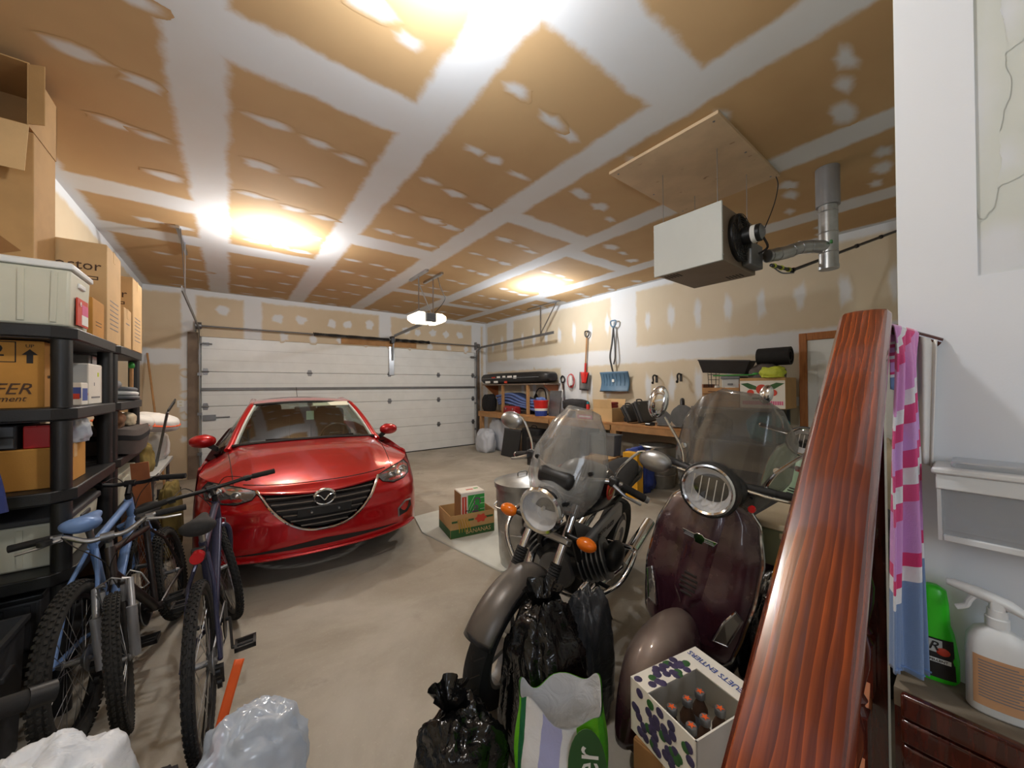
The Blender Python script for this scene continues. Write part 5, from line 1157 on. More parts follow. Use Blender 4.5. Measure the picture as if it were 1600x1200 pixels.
# banana box with the pepper carton
t = carton('open banana box with green band and yellow bananas printed on it',1.80,3.28,.014,2.29,3.68,.245,'cardboard',rot=math.radians(-10),opened='two',name='banana_box')
for o in list(t.children):
    if o.name.startswith('flap'): bpy.data.objects.remove(o)
decal(t,'dark_green_print',0,.045,.486,.085); decal(t,'dark_green_print',0,.045,.39,.085,'back'); decal(t,'dark_green_print',.18,.17,.1,.022); decal(t,'dark_green_print',-.2,.165,.06,.02); decal(t,'dark_green_print',-.02,.165,.06,.02)
for k in range(5):
    pts = [V(-.17+.022*k+.05*math.sin(q*1.6+.2)*(.4+.15*k),-.203,.19-.14*q) for q in [i/8 for i in range(9)]]
    MB().tube(pts,[.004+.010*math.sin(math.pi*(.08+.86*i/8)) for i in range(9)],6,flat=.25).build('printed_banana','yellow_print',t)
MB().prism([(.06*math.cos(a)*(1+.15*math.cos(6*a)),.04*math.sin(a)*(1+.2*math.cos(6*a))) for a in [2*math.pi*k/36 for k in range(36)]],(.09,-.2005,.165),(1,0,0),(0,0,1),(0,-.0008,0)).build('red_logo','red_print',t,smooth=False)
print_on(t,'BANANAS',.062,'cardboard_pale',.06,.045)
t2 = carton('white and green pepper carton standing upright inside the banana box',1.935,3.34,.022,2.205,3.56,.44,'white_card',rot=math.radians(-10),tape=False,name='pepper_carton')
decal(t2,'green_print',.035,.21,.19,.36); decal(t2,'red_print',-.10,.27,.05,.22); decal(t2,'white_print',.03,.09,.18,.12,off=.0014)
for k in range(3): MB().tube([V(-.07+.09*q,-.1118,.06+.06*k+.20*q**.6) for q in [i/10 for i in range(11)]],.004,5,flat=.3).build('white_arc','white_print',t2)
o = text('Cepe',.115,'purple_print',t2,(.04,-.1128,.24),(0,0,-1),(1,0,0)); text('PP',.05,'blue_print',t2,(.06,-.1128,.09),(0,0,-1),(1,0,0)); text('ERT',.05,'blue_print',t2,(.105,-.1128,.09),(0,0,-1),(1,0,0)); decal(t2,'white_print',-.10,.27,.006,.2,off=.0016)
for k in range(4): decal(t2,'white_print',.105,.17+.06*k,.05,.004,off=.0016)
decal(t2,'cardboard_dark',0,.21,.21,.40,'back','bare_back'); decal(t2,'black_print',-.06,.23,.05,.01,off=.0018,name='hand_slot'); decal(t2,'red_print',.0,.0,.08,.03,'top'); decal(t2,'green_print',.08,.02,.05,.03,'top')
# ---------------------------------------------------------------- right wall: workbench and what is on, above and under it
BZ, BX0 = .945, 5.08
T = thing('workbench','long plain wooden workbench along the shovel wall','workbench',(BX0,0,0))
for k, (y0, y1) in enumerate(((2.52,4.3),(4.305,6.2),(6.205,8.0))): MB().bx(0,y0,BZ-.035,XR-BX0-.002,y1,BZ).build('top_board','bench_wood',T,bevel=.004)
MB().bx(.0,2.52,BZ-.13,.035,8.0,BZ-.036).build('front_apron','rough_wood',T,smooth=False)
for y in (2.57,3.8,5.3,6.6,7.9): MB().bx(.005,y-.045,0,.09,y+.045,BZ-.036).build('leg','rough_wood',T,smooth=False)
for y in (3.8,5.3,6.6): MB().prism([(0,0),(.45,0),(.45,-.05),(.05,-.35),(0,-.35)],(.0,y+.05,BZ-.04),(1,0,0),(0,0,1),(0,.02,0)).build('gusset','bench_wood',T,smooth=False)
def yb(px, x=5.3): return at(px,600,'x',x).y
# upper shelf with the roof box
T = thing('wall_shelf','narrow wooden wall shelf on posts holding the black roof box','shelf',(5.16,6.72,0)); z = 1.63
MB().bx(0,-1.15,z-.03,.46,1.2,z).build('board','grey_lumber',T,smooth=False)
for y in (-.58,.35): MB().bx(.01,y-.03,BZ+.001,.06,y+.03,z-.03).build('post','rough_wood',T,smooth=False)
for y in (-1.08,1.15): MB().prism([(.47,0),(.05,0),(.47,-.35)],(0,y,z-.031),(1,0,0),(0,0,1),(0,.03,0)).build('bracket','spruce',T,smooth=False)
T = thing('roof_box','long black roof cargo box with white stickers on the wall shelf','roof box',(5.36,6.80,z+.001))
def rb(k, zz, y): 
    return [V(.24*k*math.copysign(abs(math.cos(a))**.55,math.cos(a)),y,zz+.13*k*math.copysign(abs(math.sin(a))**.6,math.sin(a))) for a in [2*math.pi*i/26 for i in range(26)]]
MB().loft([rb(.55,.135,-1.28),rb(.85,.135,-1.2),rb(.98,.135,-.9),rb(1,.135,0),rb(1,.135,.7),rb(.92,.135,1.1),rb(.6,.135,1.25)]).build('shell','black_plastic',T,angle=50)
MB().tube([V(-.245,-1.1,.135),V(-.252,0,.135),V(-.245,1.05,.135)],.008,6).build('seam','grey_plastic',T)
for k, (y, zz, w, h) in enumerate([(-.1,.19,.16,.05),(.12,.2,.1,.04),(.34,.19,.12,.05),(.55,.18,.14,.04),(-.3,.18,.1,.07),(.8,.08,.2,.05),(.45,.08,.16,.05),(.05,.07,.1,.05)]):
    MB().box((-.247,y,zz-.03),(.012,w,h)).build('sticker','white_print' if k%4 != 3 else 'red_print',T,smooth=False)
# shovels and other tools hung on the wall
def hook(y, z, label):
    T = thing('wall_hook',label,'hook',(XR,y,z)); MB().bx(-.01,-.02,-.06,0,.02,.06).build('plate','black_plastic',T,bevel=.004)
    MB().tube(bez([(-.01,0,.05),(-.07,0,.06),(-.11,0,.03),(-.10,0,-.03),(-.12,0,-.06)],6),.014,8).build('hook_arm','black_plastic',T); MB().ell((-.12,0,-.065),(.022,.02,.022),10,8).build('hook_tip','rubber',T)
p = at(1026,592,'x',XR); hook(p.y,p.z,'black wall hook beside the blue snow shovel'); p = at(1064,590,'x',XR); hook(p.y,p.z,'black wall hook beside the stacked boxes')
def dgrip(T, z, w, mat):
    MB().tube(bez([(0,0,z),(0,-w*.5,z+.05),(0,-w*.55,z+.12),(0,0,z+.13),(0,w*.55,z+.12),(0,w*.5,z+.05),(0,0,z)],5),.013,8).build('d_handle',mat,T)
T = thing('garden_shovel','red bladed shovel with black handle grip hung on the wall','shovel',(5.585,4.86,1.54),(math.radians(4),0,0))
MB().cyl((0,0,.36),(0,0,.99),.015).build('shaft','rough_wood',T); dgrip(T,.98,.09,'black_plastic'); MB().cyl((0,0,.24),(0,0,.48),.021,n=12).build('socket','red_plastic',T)
MB().grid(lambda u,v: V(.025*math.cos((u-.5)*math.pi)-.02,(u-.5)*.26*(1-.12*v),.30-.36*v),12,10).build('blade','dull_steel',T,angle=60,solid=.004)
MB().grid(lambda u,v: V(.025*math.cos((u-.5)*math.pi)-.027,(u-.5)*.2*(1-.5*v),.30-.22*v),10,8).build('red_paint_patch','red_plastic',T,angle=60,solid=.002)
T = thing('snow_shovel','blue snow shovel with grey bent shaft hung on the wall','shovel',(5.56,4.14,1.46))
MB().tube(bez([(0,0,.30),(-.03,.02,.45),(-.035,.05,.65),(0,.03,.9),(.01,.0,1.2)],6),.016,10).tube(bez([(0,.0,.5),(-.01,-.04,.62),(0,-.03,.85),(.01,0,1.15)],6),.012,8).build('shaft','dark_grey_plastic',T); dgrip(T,1.17,.1,'steel_blue')
def bl(u, v): return V(.05*math.sin(v*math.pi)-.09*math.cos((u-.5)*2.2)+.03,(u-.5)*.62,.36-.36*v)
MB().grid(bl,24,12).build('scoop','steel_blue',T,angle=60,solid=.006)
for k in range(7): MB().tube([V(bl(.14+.12*k,j/10))+V(-.006,0,0) for j in range(1,8)],.006,6).build('scoop_rib','steel_blue',T)
MB().tube([V(bl(j/16,.99)) for j in range(17)],.009,6).build('wear_strip','black_metal',T); MB().box(V(bl(.5,.45))+V(-.012,0,0),(.006,.05,.05)).build('price_sticker','white_print',T)
p = at(892,595,'x',XR-.056); T = thing('trouble_light','white hanging trouble light wound in red cord on the wall','work light',(p.x,p.y,p.z))
MB().tube([V(0,.10*math.cos(a),.14*math.sin(a)) for a in [2*math.pi*k/30 for k in range(30)]],.007,6,closed=True).tube([V(-.012,.085*math.cos(a),.13*math.sin(a)) for a in [2*math.pi*k/30 for k in range(30)]],.006,6,closed=True).build('red_cord','red_plastic',T)
MB().lathe([(.0,.1),(.03,.09),(.036,.02),(.05,-.05),(.045,-.09),(0,-.1)],n=16).build('lamp_head','white_plastic',T); MB().cyl((0,0,-.1),(0,0,-.13),.016).build('socket','black_plastic',T)
p = at(880,605,'x',XR-.03); T = thing('hand_saw','hand saw with black handle hanging beside the roof box shelf','saw',(p.x,p.y,p.z),(math.radians(-8),0,0))
MB().prism([(-.02,-.28),(.035,-.28),(.02,.12),(-.035,.12)],(0,0,0),(0,1,0),(0,0,1),(.003,0,0)).build('blade','steel',T,smooth=False); MB().tube(bez([(0,-.03,.1),(0,-.07,.17),(0,-.02,.24),(0,.04,.2),(0,.03,.11)],5),.014,8,closed=True).build('handle','black_plastic',T)
# ---- on the bench, from the garage door towards the side door
lump('backpack','round black backpack on the bench end beside the garage door track','backpack',(5.27,yb(766),BZ),(.14,.2,.235),'black_fabric',21,.12,1.8)
T = thing('foam_mats','stack of curved pale blue foam mats under the roof box','foam mat',(5.40,6.75,BZ+.1))
for k in range(4): MB().grid(lambda u,v: V(-.15+.33*v,-.75+1.35*u+.03*k,.07*k+.13*math.sin(u*2.2)**2+.02*math.sin(9*u+k)),26,4).build('mat','blue_foam',T,angle=70,solid=.05)
t = tote('dark storage tote under the blue foam mats',5.26,6.2,BZ,5.58,7.1,BZ+.095,'dark_grey_plastic',lid=True,ribs=0)
T = thing('toolbox','red metal toolbox on the front edge of the bench','toolbox',(5.165,yb(799,5.2)-.06,BZ))
MB().bx(-.08,-.22,0,.08,.22,.12).build('box','dark_red',T,bevel=.006); MB().prism([(-.082,0),(.082,0),(.045,.05),(-.045,.05)],(0,-.222,.12),(1,0,0),(0,0,1),(0,.444,0)).build('lid','dark_red',T,bevel=.005)
MB().tube(bez([(0,-.08,.17),(0,-.07,.2),(0,.07,.2),(0,.08,.17)],5),.008).build('handle','black_plastic',T)
for s in (-1,1): MB().box((-.084,s*.13,.11),(.008,.03,.04)).build('latch','steel',T)
T = thing('plastic_bucket','red and blue bucket with white band at the bench edge','bucket',(5.19,yb(845,5.19),BZ))
MB().lathe([(.12,0),(.125,.005),(.135,.11)],n=30).build('blue_base','blue_plastic',T); MB().lathe([(.1355,.11),(.141,.16)],n=30).build('white_band','white_plastic',T); MB().lathe([(.1415,.16),(.155,.30),(.162,.30),(.162,.33),(.148,.33),(.135,.17),(.0,.17)],n=30).build('red_body','red_plastic',T)
a = Matrix.Rotation(math.radians(205),3,'Z'); MB().tube(bez([(0,-.16,.31),(-.12,-.08,.25),(-.12,.08,.25),(0,.16,.31)],6),.004).build('bail_handle','steel',T)
lump('blue_rag','pale blue rag stuffed in the red bucket','rag',(5.19,yb(845,5.19),BZ+.24),(.1,.1,.08),'blue_foam',22,.3,2.6,30,20)
T = thing('desk_lamp','black gooseneck lamp arching over the blue foam mats','lamp',(5.50,yb(853,5.5),BZ)); MB().lathe([(.09,0),(.09,.015),(.02,.03)],n=20).build('base','black_metal',T)
MB().tube(bez([(0,0,.03),(0,0,.38),(0,.05,.54),(0,.2,.58),(0,.30,.52),(0,.33,.45)],6),.014,8).build('gooseneck','black_metal',T); MB().lathe([(.02,0),(.05,-.06),(.055,-.1)],(0,.33,.45),n=18).build('shade','black_metal',T)
T = thing('sheet_metal_offcut','grey sheet metal panel leaning behind the bucket','panel',(5.285,yb(866,5.3),BZ),(0,.12,0)); MB().bx(-.01,-.16,0,.01,.16,.52).build('sheet','dull_steel',T,smooth=False); MB().bx(-.016,-.16,.5,.014,.16,.53).build('folded_edge','grey_metal',T,smooth=False)
p = yb(868,5.3); T = thing('fluorescent_tube','white fluorescent tube standing upright by the wall','light tube',(5.42,p,BZ),(.05,.1,0)); MB().cyl((0,0,.03),(0,0,.55),.016).build('tube','white_plastic',T); MB().cyl((0,0,0),(0,0,.03),.017).build('end_cap','steel',T)
lump('tool_bag','dark grey soft tool bag on the bench beneath the red shovel','bag',(5.38,yb(899,5.38),BZ+.16),(.15,.3,.11),'dark_cloth',24,.1,1.6)
t = carton('flat carton with black and pink print under the tool bag',5.2,yb(930,5.3),BZ,5.55,yb(893,5.3),BZ+.155,'cardboard',tape=False); decal(t,'black_print',.2,.08,.2,.13,'back'); decal(t,'pink_print',-.12,.05,.36,.07,'back'); decal(t,'white_print',-.12,.055,.28,.03,'back',off=.0014)
T = thing('spray_cans','small red and green topped spray can beside the tool bag','spray can',(5.34,yb(917,5.34)-.02,BZ+.16)); MB().lathe([(.032,0),(.032,.10),(.02,.12)],n=16).build('can','red_plastic',T); MB().lathe([(.024,.12),(.022,.16),(0,.162)],n=14).build('cap','teal_plastic',T)
t = carton('open brown cardboard box with red tool case on the bench below the snow shovel',5.14,yb(962,5.25),BZ,5.5,yb(933,5.25),BZ+.23,'cardboard_pale',opened='two')
T = thing('red_tool_case','red tool case lying across the open cardboard box','tool case',(5.32,yb(945,5.3),BZ+.232)); MB().bx(-.1,-.2,0,.1,.2,.05).build('lower_shell','dark_red',T,bevel=.012); MB().bx(-.1,-.2,.053,.1,.2,.1).build('upper_shell','dark_red',T,bevel=.012); MB().box((-.105,0,.05),(.012,.1,.03)).build('handle','black_plastic',T,bevel=.004)
def toolcase(px, tilt, label, w=.42, h=.30):
    T = thing('tool_case',label,'tool case',(5.33,yb(px,5.3),BZ+.024),(math.radians(tilt),0,0)); MB().bx(-.2,-.05,0,.2,.0,h).build('shell','dark_grey_plastic',T,bevel=.02); MB().bx(-.195,.002,.005,.195,.05,h-.005).build('shell_back','black_plastic',T,bevel=.02)
    MB().tube(bez([(-.07,-.0,h-.005),(-.06,0,h+.035),(.06,0,h+.035),(.07,0,h-.005)],5),.011,8).build('handle','black_plastic',T)
    for s in (-1,1): MB().box((s*.13,-.053,h-.05),(.04,.012,.03)).build('latch','grey_plastic',T)
toolcase(992,-30,'dark plastic tool case leaning beside the cardboard box'); toolcase(1010,-24,'larger dark tool case leaning behind the first case',h=.36)
lump('black_pouch','small black pouch lying flat behind the scooter mirror','pouch',(5.42,yb(985,5.3)+.12,BZ),(.08,.07,.05),'black_fabric',25,.15,2)
def router(px, dz, label, s=1):
    T = thing('circular_saw',label,'power tool',(5.3,yb(px,5.3),BZ+dz),(0,0,.5)); MB().cyl((-.1*s,0,.12*s),(.12*s,0,.14*s),.07*s,n=20).build('motor','black_metal',T,bevel=.012); MB().cyl((-.13*s,0,.1*s),(-.1*s,0,.1*s),.11*s,n=26).build('blade_guard','dull_steel',T)
    MB().tube(bez([(-.05*s,0,.18*s),(0,0,.25*s),(.1*s,0,.24*s),(.13*s,0,.16*s)],5),.02*s,10).build('handle','black_plastic',T); MB().bx(-.15*s,-.1*s,0,.1*s,.1*s,.012).build('base_plate','steel',T)
router(1037,0.012,'black power saw lying on the bench end'); router(1066,.017,'bulky black power tool standing beside the power saw',1.5)
T = thing('metal_tray','dark metal tray between the tool cases and the power saws','tray',(5.14,yb(1024),BZ)); MB().bx(-.055,-.05,0,.055,.05,.01).bx(-.055,-.05,.01,-.047,.05,.05).bx(.047,-.05,.01,.055,.05,.05).build('pan','black_metal',T,smooth=False); MB().cyl((-.06,-.035,.03),(-.06,.035,.03),.008).build('handle','steel',T)
# ---- stack of boxes by the side door
SZ = 1.275
T = thing('storage_rack','grey metal storage rack carrying the boxes beside the switch plate','rack',(5.05,1.50,0))
for zz in (.35,.82,SZ-.03): MB().bx(0,0,zz,.56,.98,zz+.03).build('shelf','grey_metal',T,smooth=False)
for x in (.015,.545):
    for y in (.015,.965): MB().bx(x-.015,y-.015,0,x+.015,y+.015,SZ-.03).build('upright','dull_steel',T,smooth=False)
ya, yc = at(1228,600,'x',5.1).y, at(1157,600,'x',5.1).y
t = carton('white fruit carton printed with red apples on top of the rack',5.08,ya,SZ,5.48,yc,SZ+.37,'cardboard',opened='two',name='fruit_carton')
for o in list(t.children):
    if o.name.startswith('flap'): bpy.data.objects.remove(o)
w_ = yc-ya; decal(t,'white_card',0,.17,w_*.99,.33,'back')
def ap(y, z, r, m, off=.0022): return MB().prism([(r*math.cos(a),r*math.sin(a)) for a in [2*math.pi*k/22 for k in range(22)]],(-.2005,y,z),(0,-1,0),(0,0,1),(-off,0,0)).build('printed_apple',m,t,smooth=False)
ap(0,.23,.06,'red_print'); ap(-.12,.19,.038,'red_print',.002); ap(.12,.19,.038,'red_print',.002)
for s in (-1,1): MB().prism([(0,0),(.10,.015),(.2,.08),(.12,.09),(.03,.05)],(-.2005,-s*.03,.22),(0,-s,0),(0,0,1),(-.0015,0,0)).build('printed_leaf','dark_green_print',t,smooth=False)
decal(t,'dark_green_print',0,.12,.2,.02,'back','printed_bar',.0016); [MB().bx(-.2025,-.215+.0215*k,.045,-.2005,-.2+.0215*k,.09).build('print_block','pink_print',t,smooth=False) for k in range(20)]
yd = at(1097,600,'x',5.1).y
T = thing('wooden_crate','old wooden crate with faded print on top of the rack','crate',(5.27,(yc+yd)/2,SZ)); w_ = yd-yc-.02; T['dims'] = (.38,w_,.25)
for k in range(3):
    for x in (-.1825,.1825): MB().bx(x-.0075,-w_/2,.005+.085*k,x+.0075,w_/2,.083+.085*k).build('slat','rough_wood',T,smooth=False)
for s in (-1,1): MB().bx(-.174,s*w_/2-.008,0,.174,s*w_/2+.008,.30).build('end_board','spruce',T,smooth=False)
MB().bx(-.174,-w_/2+.01,0,.174,w_/2-.01,.012).build('bottom','rough_wood',T,smooth=False); text('25',.05,'black_print',T,(-.191,.0,.1),(0,-1,0),(0,0,1)); decal(T,'brown_print',0,.2,.3,.012,'back')
t = tote('grey file box with white label standing in the wooden crate',5.14,yc+.03,SZ+.03,5.42,yc+.24,SZ+.40,'light_grey_card','grey_plastic',lid=True,ribs=0,taper=.97,name='file_box',cat='file box'); decal(t,'white_print',0,.2,.12,.06,'back','label',.006)
T = thing('wire_basket','small black wire basket standing in the wooden crate','basket',(5.22,yd-.1,SZ+.03))
for k in range(6): MB().tube([V(.07*math.cos(a)*(.7+.06*k),.07*math.sin(a)*(.7+.06*k),.05+.07*k) for a in [2*math.pi*j/20 for j in range(20)]],.003,5,closed=True).build('wire_ring','black_metal',T)
for k in range(8): a = 2*math.pi*k/8; MB().cyl((.05*math.cos(a),.05*math.sin(a),.0),(.075*math.cos(a),.075*math.sin(a),.42),.003,n=5).build('wire_upright','black_metal',T)
T = thing('paper_roll','rolled patterned paper standing beside the wire basket','paper roll',(5.14,yd-.13,SZ+.03),(.2,0,0)); MB().cyl((0,0,0),(0,0,.25),.03,n=14).build('roll','white_card',T); MB().cyl((0,0,.1),(0,0,.14),.031,n=14).build('green_band','green_print',T)
T = thing('planter_tray','long dark plastic planter lying on the file box','planter',(5.28,yc+.25,SZ+.442),(.07,0,0)); MB().loft([[V(-.08,-.26,0),V(.08,-.26,0),V(.08,.26,0),V(-.08,.26,0)],[V(-.11,-.32,.17),V(.11,-.32,.17),V(.11,.32,.17),V(-.11,.32,.17)],[V(-.1,-.31,.17),V(.1,-.31,.17),V(.1,.31,.17),V(-.1,.31,.17)],[V(-.07,-.25,.01),V(.07,-.25,.01),V(.07,.25,.01),V(-.07,.25,.01)]]).build('trough','black_plastic',T,smooth=False)
MB().bx(-.115,-.325,.165,-.1,.325,.18).bx(.1,-.325,.165,.115,.325,.18).build('rim','dark_grey_plastic',T,smooth=False)
lump('garden_bag','grey and dark garden bag filling the fruit carton','bag',(5.28,(ya+yc)/2,SZ+.24),(.145,.185,.16),'grey_fabric',31,.1,1.6)
lump('lime_glove','lime yellow work glove lying over the fruit carton','glove',(5.08,ya+.13,SZ+.37),(.05,.12,.07),'yellow_lime',32,.3,2.6,30,20)
T = thing('green_hose_nozzle','flat green plastic strip lying across the file box','strip',(5.16,yc-.0,SZ+.400)); MB().box((0,.1,.012),(.05,.5,.018)).build('strip','green_plastic',T,bevel=.006); MB().ell((0,-.16,.02),(.035,.05,.022),14,8).build('end_loop','green_plastic',T)
T = thing('rubber_mat_roll','rolled black rubber mat on top of the garden bag','mat roll',(5.33,(ya+yc)/2-.06,SZ+.635)); MB().lathe([(.11,-.17),(.11,.17),(.085,.17),(.085,-.17)],(0,0,.0),(0,1,0),28,closed=True).build('outer_turn','rubber',T); MB().lathe([(.07,-.165),(.07,.165),(.05,.165),(.05,-.165)],(0,0,0),(0,1,0),24,closed=True).build('inner_turn','rubber',T)
lump('teal_bag','crumpled teal plastic bag on the rack shelf under the fruit carton','bag',(5.29,ya+.24,.852),(.13,.2,.19),'teal_plastic',33,.25,2.4)
lump('dark_bag','dark plastic bag on the rack shelf under the wooden crate','bag',(5.2,yc+.35,.852),(.13,.2,.17),'black_bag',34,.25,2.4)
# ---- under the bench and in front of it
WB = lump('garbage_bag','full white garbage bag under the bench by the door track','garbage bag',(5.37,7.42,0),(.21,.32,.45),'pale_bag',41,.16,2.0,top=.25)
lump('garbage_bag','smaller white garbage bag slumped in front of the full white one','garbage bag',(4.90,7.38,0),(.19,.26,.30),'pale_bag',42,.16,2.0,top=.2)
T = thing('leaning_board','flat black board leaning against the bench leg','board',(4.90,6.45,.006),(0,.18,.0)); MB().bx(-.015,-.3,0,.015,.3,.62).build('board','black_plastic',T,bevel=.004); MB().bx(-.018,-.3,.58,.018,.3,.62).build('edge_strip','dark_grey_plastic',T,smooth=False)
def speaker(y0, y1, h, label, x0=4.92):
    T = thing('loudspeaker',label,'loudspeaker',(x0+.18,(y0+y1)/2,0)); w = y1-y0; MB().bx(-.18,-w/2,0,.18,w/2,h).build('cabinet','black_plastic',T,bevel=.008); MB().bx(-.186,-w/2+.02,.04,-.18,w/2-.02,h-.04).build('grille_cloth','black_fabric',T,smooth=False)
    for zz, r in ((h*.35,w*.3),(h*.75,w*.14)): MB().lathe([(r,0),(r,.006),(r*.85,.004),(0,-.01)],(-.187,0,zz),(-1,0,0),24).build('driver_ring','dark_grey_plastic',T)
speaker(4.25,4.62,.80,'tall black loudspeaker cabinet under the bench beside the grey bin'); speaker(4.7,5.05,.62,'shorter black loudspeaker cabinet under the bench'); speaker(5.15,5.6,.55,'wide black loudspeaker cabinet near the bench middle',4.70)
T = thing('black_suitcase','black suitcase with handle standing under the bench','suitcase',(5.2,5.95,0)); MB().bx(-.14,-.27,.03,.14,.27,.66).build('shell','black_fabric',T,bevel=.03); MB().tube(bez([(0,-.08,.65),(0,-.07,.71),(0,.07,.71),(0,.08,.65)],5),.01).build('handle','black_plastic',T)
for s in (-1,1): MB().cyl((-.1,s*.2,.025),(.1,s*.2,.025),.025,n=12).build('wheel','rubber',T)
t = tote('grey open plastic bin stacked in front of the workbench',4.86,3.62,.426,5.06,4.10,.766,'grey_plastic',lid=False,name='plastic_bin',cat='bin'); t = carton('dark cardboard box underneath the grey open bin',4.84,3.6,0,5.07,4.12,.419,'cardboard_dark')
T = thing('steel_drum','round galvanised tub under the bench behind the scooter screen','tub',(5.32,3.15,0)); MB().lathe([(.24,0),(.25,.02),(.27,.6),(.285,.62),(.27,.64),(.25,.62),(.24,.05),(0,.05)],n=34).build('tub','galvanised',T)
for zz in (.2,.4): MB().torus((0,0,zz),(0,0,1),.262,.008,34,6).build('hoop','steel',T)
lump('blue_grocery_bag','blue plastic grocery bag in front of the steel tub','bag',(4.8,3.15,0.0),(.2,.2,.34),'blue_plastic',43,.25,2.4); t = carton('yellow and white snack carton leaning on the blue grocery bag',4.42,2.92,.0,4.56,3.15,.62,'sponge_yellow',tape=False); decal(t,'white_print',0,.3,.14,.2,'back'); decal(t,'red_print',0,.48,.18,.08,'back')
t = carton('plain cardboard box on the floor under the motorcycle mirror',4.35,3.45,0,4.7,3.85,.46,'cardboard')
T = thing('tan_cover','tan fabric cover draped over a chair beside the oak door','cover',(5.32,.62,0)); lump('cover','','',(0,0,.0),(.26,.2,.55),'tan_fabric',44,.12,1.8,parent=T,top=.35); MB().cyl((-.3,.25,0),(-.3,.25,1.2),.012).build('pole','dull_steel',T)
# ---------------------------------------------------------------- stairs, railing and what hangs or stands there
RA, RB = V(.20,.107,1.033), V(1.275,.181,1.732)          # handrail centre line
def rz(x): return RA.z+(RB.z-RA.z)*(x-RA.x)/(RB.x-RA.x)
def ry(x): return RA.y+(RB.y-RA.y)*(x-RA.x)/(RB.x-RA.x)
S = structure(MB().bx(1.19,-1.5,.835,PX-.002,.132,.875).build('landing_floor','stone_floor',smooth=False))
for k in range(4): MB().bx(1.168,-1.5,.66+.055*k,1.189,.12,.712+.055*k).build('trim_board','dark_stained_wood',S,bevel=.006)
MB().bx(1.20,-1.5,0,PX-.002,.132,.834).build('landing_base','dark_stained_wood',S,smooth=False)
for k in range(4): MB().bx(.19+.25*k,-1.2,.135+.175*k,.455+.25*k-(.02 if k == 3 else 0),.06,.175+.175*k).build('tread','spruce',S,bevel=.006)
R = thing('stair_railing','glossy red brown wooden stair railing with turned balusters','railing',(0,0,0))
ang = math.atan2(RB.z-RA.z,RB.x-RA.x); yw = math.atan2(RB.y-RA.y,RB.x-RA.x); Ln = (RB-RA).length
hr = MB(); prof = [(-.047,-.018),(-.047,.008),(-.040,.017),(-.02,.0205),(.02,.0205),(.040,.017),(.047,.008),(.047,-.018)]
rings = [[V(x*Ln,p[0],p[1]) for p in prof] for x in (0,.5,.985)]+[[V(Ln*1.0,p[0]*.93,p[1]*.9-.002) for p in prof]]
hr.loft(rings).build('handrail','stained_wood',R,bevel=.004,loc=RA,rot=(Matrix.Rotation(yw,3,'Z') @ Matrix.Rotation(-ang,3,'Y')).to_euler())
bal = None
def baluster(x):
    y, zt = ry(x)+.012, rz(x)-.035; zb = zt-.86; m = MB(); s = .021
    m.bx(x-s,y-s,zt-.50,x+s,y+s,zt+.01); m.bx(x-s,y-s,zb,x+s,y+s,zt-.74)
    m.lathe([(.021,zt-.50),(.014,zt-.508),(.020,zt-.518),(.013,zt-.53),(.017,zt-.56),(.025,zt-.60),(.024,zt-.635),(.016,zt-.68),(.013,zt-.70),(.02,zt-.713),(.014,zt-.725),(.021,zt-.74)],(x,y,0),n=20)
    m.build('baluster','dark_stained_wood',R,angle=45)
for k in range(6): baluster(1.232-.135*k)
MB().rod((.2,ry(.2)+.012,rz(.2)-.90),(1.27,ry(1.27)+.012,rz(1.27)-.90),.03,.09).build('base_rail','spruce',R,smooth=False)
n0 = V(1.285,.165,0)
MB().tube([V(1.282,.166,1.708),V(1.318,.083,1.668),V(1.326,.062,1.657)],.011,12).build('return_rail','dark_stained_wood',R)
MB().bx(1.262,.150,0,1.30,.192,1.70).build('newel_post','dark_stained_wood',R,smooth=False)
# pink towel over the return rail
def towel_mat():
    m = newmat('towel_print',(214,150,206),.95,sheen=.3); t = NT(m); u, v, _ = t.xyz(t.uv())
    w = t.m('ADD', v, t.m('MULTIPLY', t.m('SUBTRACT', t.noise(3,2), .5), .05)); w = t.m('ADD', w, t.m('MULTIPLY', u, .16)); rmp = t.n('ShaderNodeValToRGB'); cr = rmp.color_ramp; cr.interpolation = 'CONSTANT'
    stops = [(0,(214,150,206)),(.07,(226,226,230)),(.10,(214,76,132)),(.15,(214,150,206)),(.27,(226,226,230)),(.31,(214,76,132)),(.36,(206,160,218)),(.44,(214,76,132)),(.49,(226,228,232)),(.54,(216,82,136)),(.59,(206,150,210)),(.745,(212,60,116)),(.785,(228,230,234)),(.825,(120,146,186))]
    while len(cr.elements) > 1: cr.elements.remove(cr.elements[-1])
    cr.elements[0].position = 0; cr.elements[0].color = srgb(stops[0][1])
    for p, c in stops[1:]: e = cr.elements.new(p); e.color = srgb(c)
    t.set(rmp.inputs[0], w); k = t.m('MULTIPLY', t.ss(.60,.62,v), 0)
    t.set(t.bsdf.inputs['Base Color'], rmp.outputs[0]); t.bump(t.noise(420,2), .5, .002)
towel_mat()
T = thing('beach_towel','pink white and blue striped beach towel draped over the stair rail','towel',(0,0,0))
TA, TB = V(1.186,.152,0), V(1.266,.094,0)
def crest(u): y = .138-.039*u; return V(1.294+(.138-y)*.434,y,1.694-(.138-y)*.48+.013)     # fold line lying on the return rail
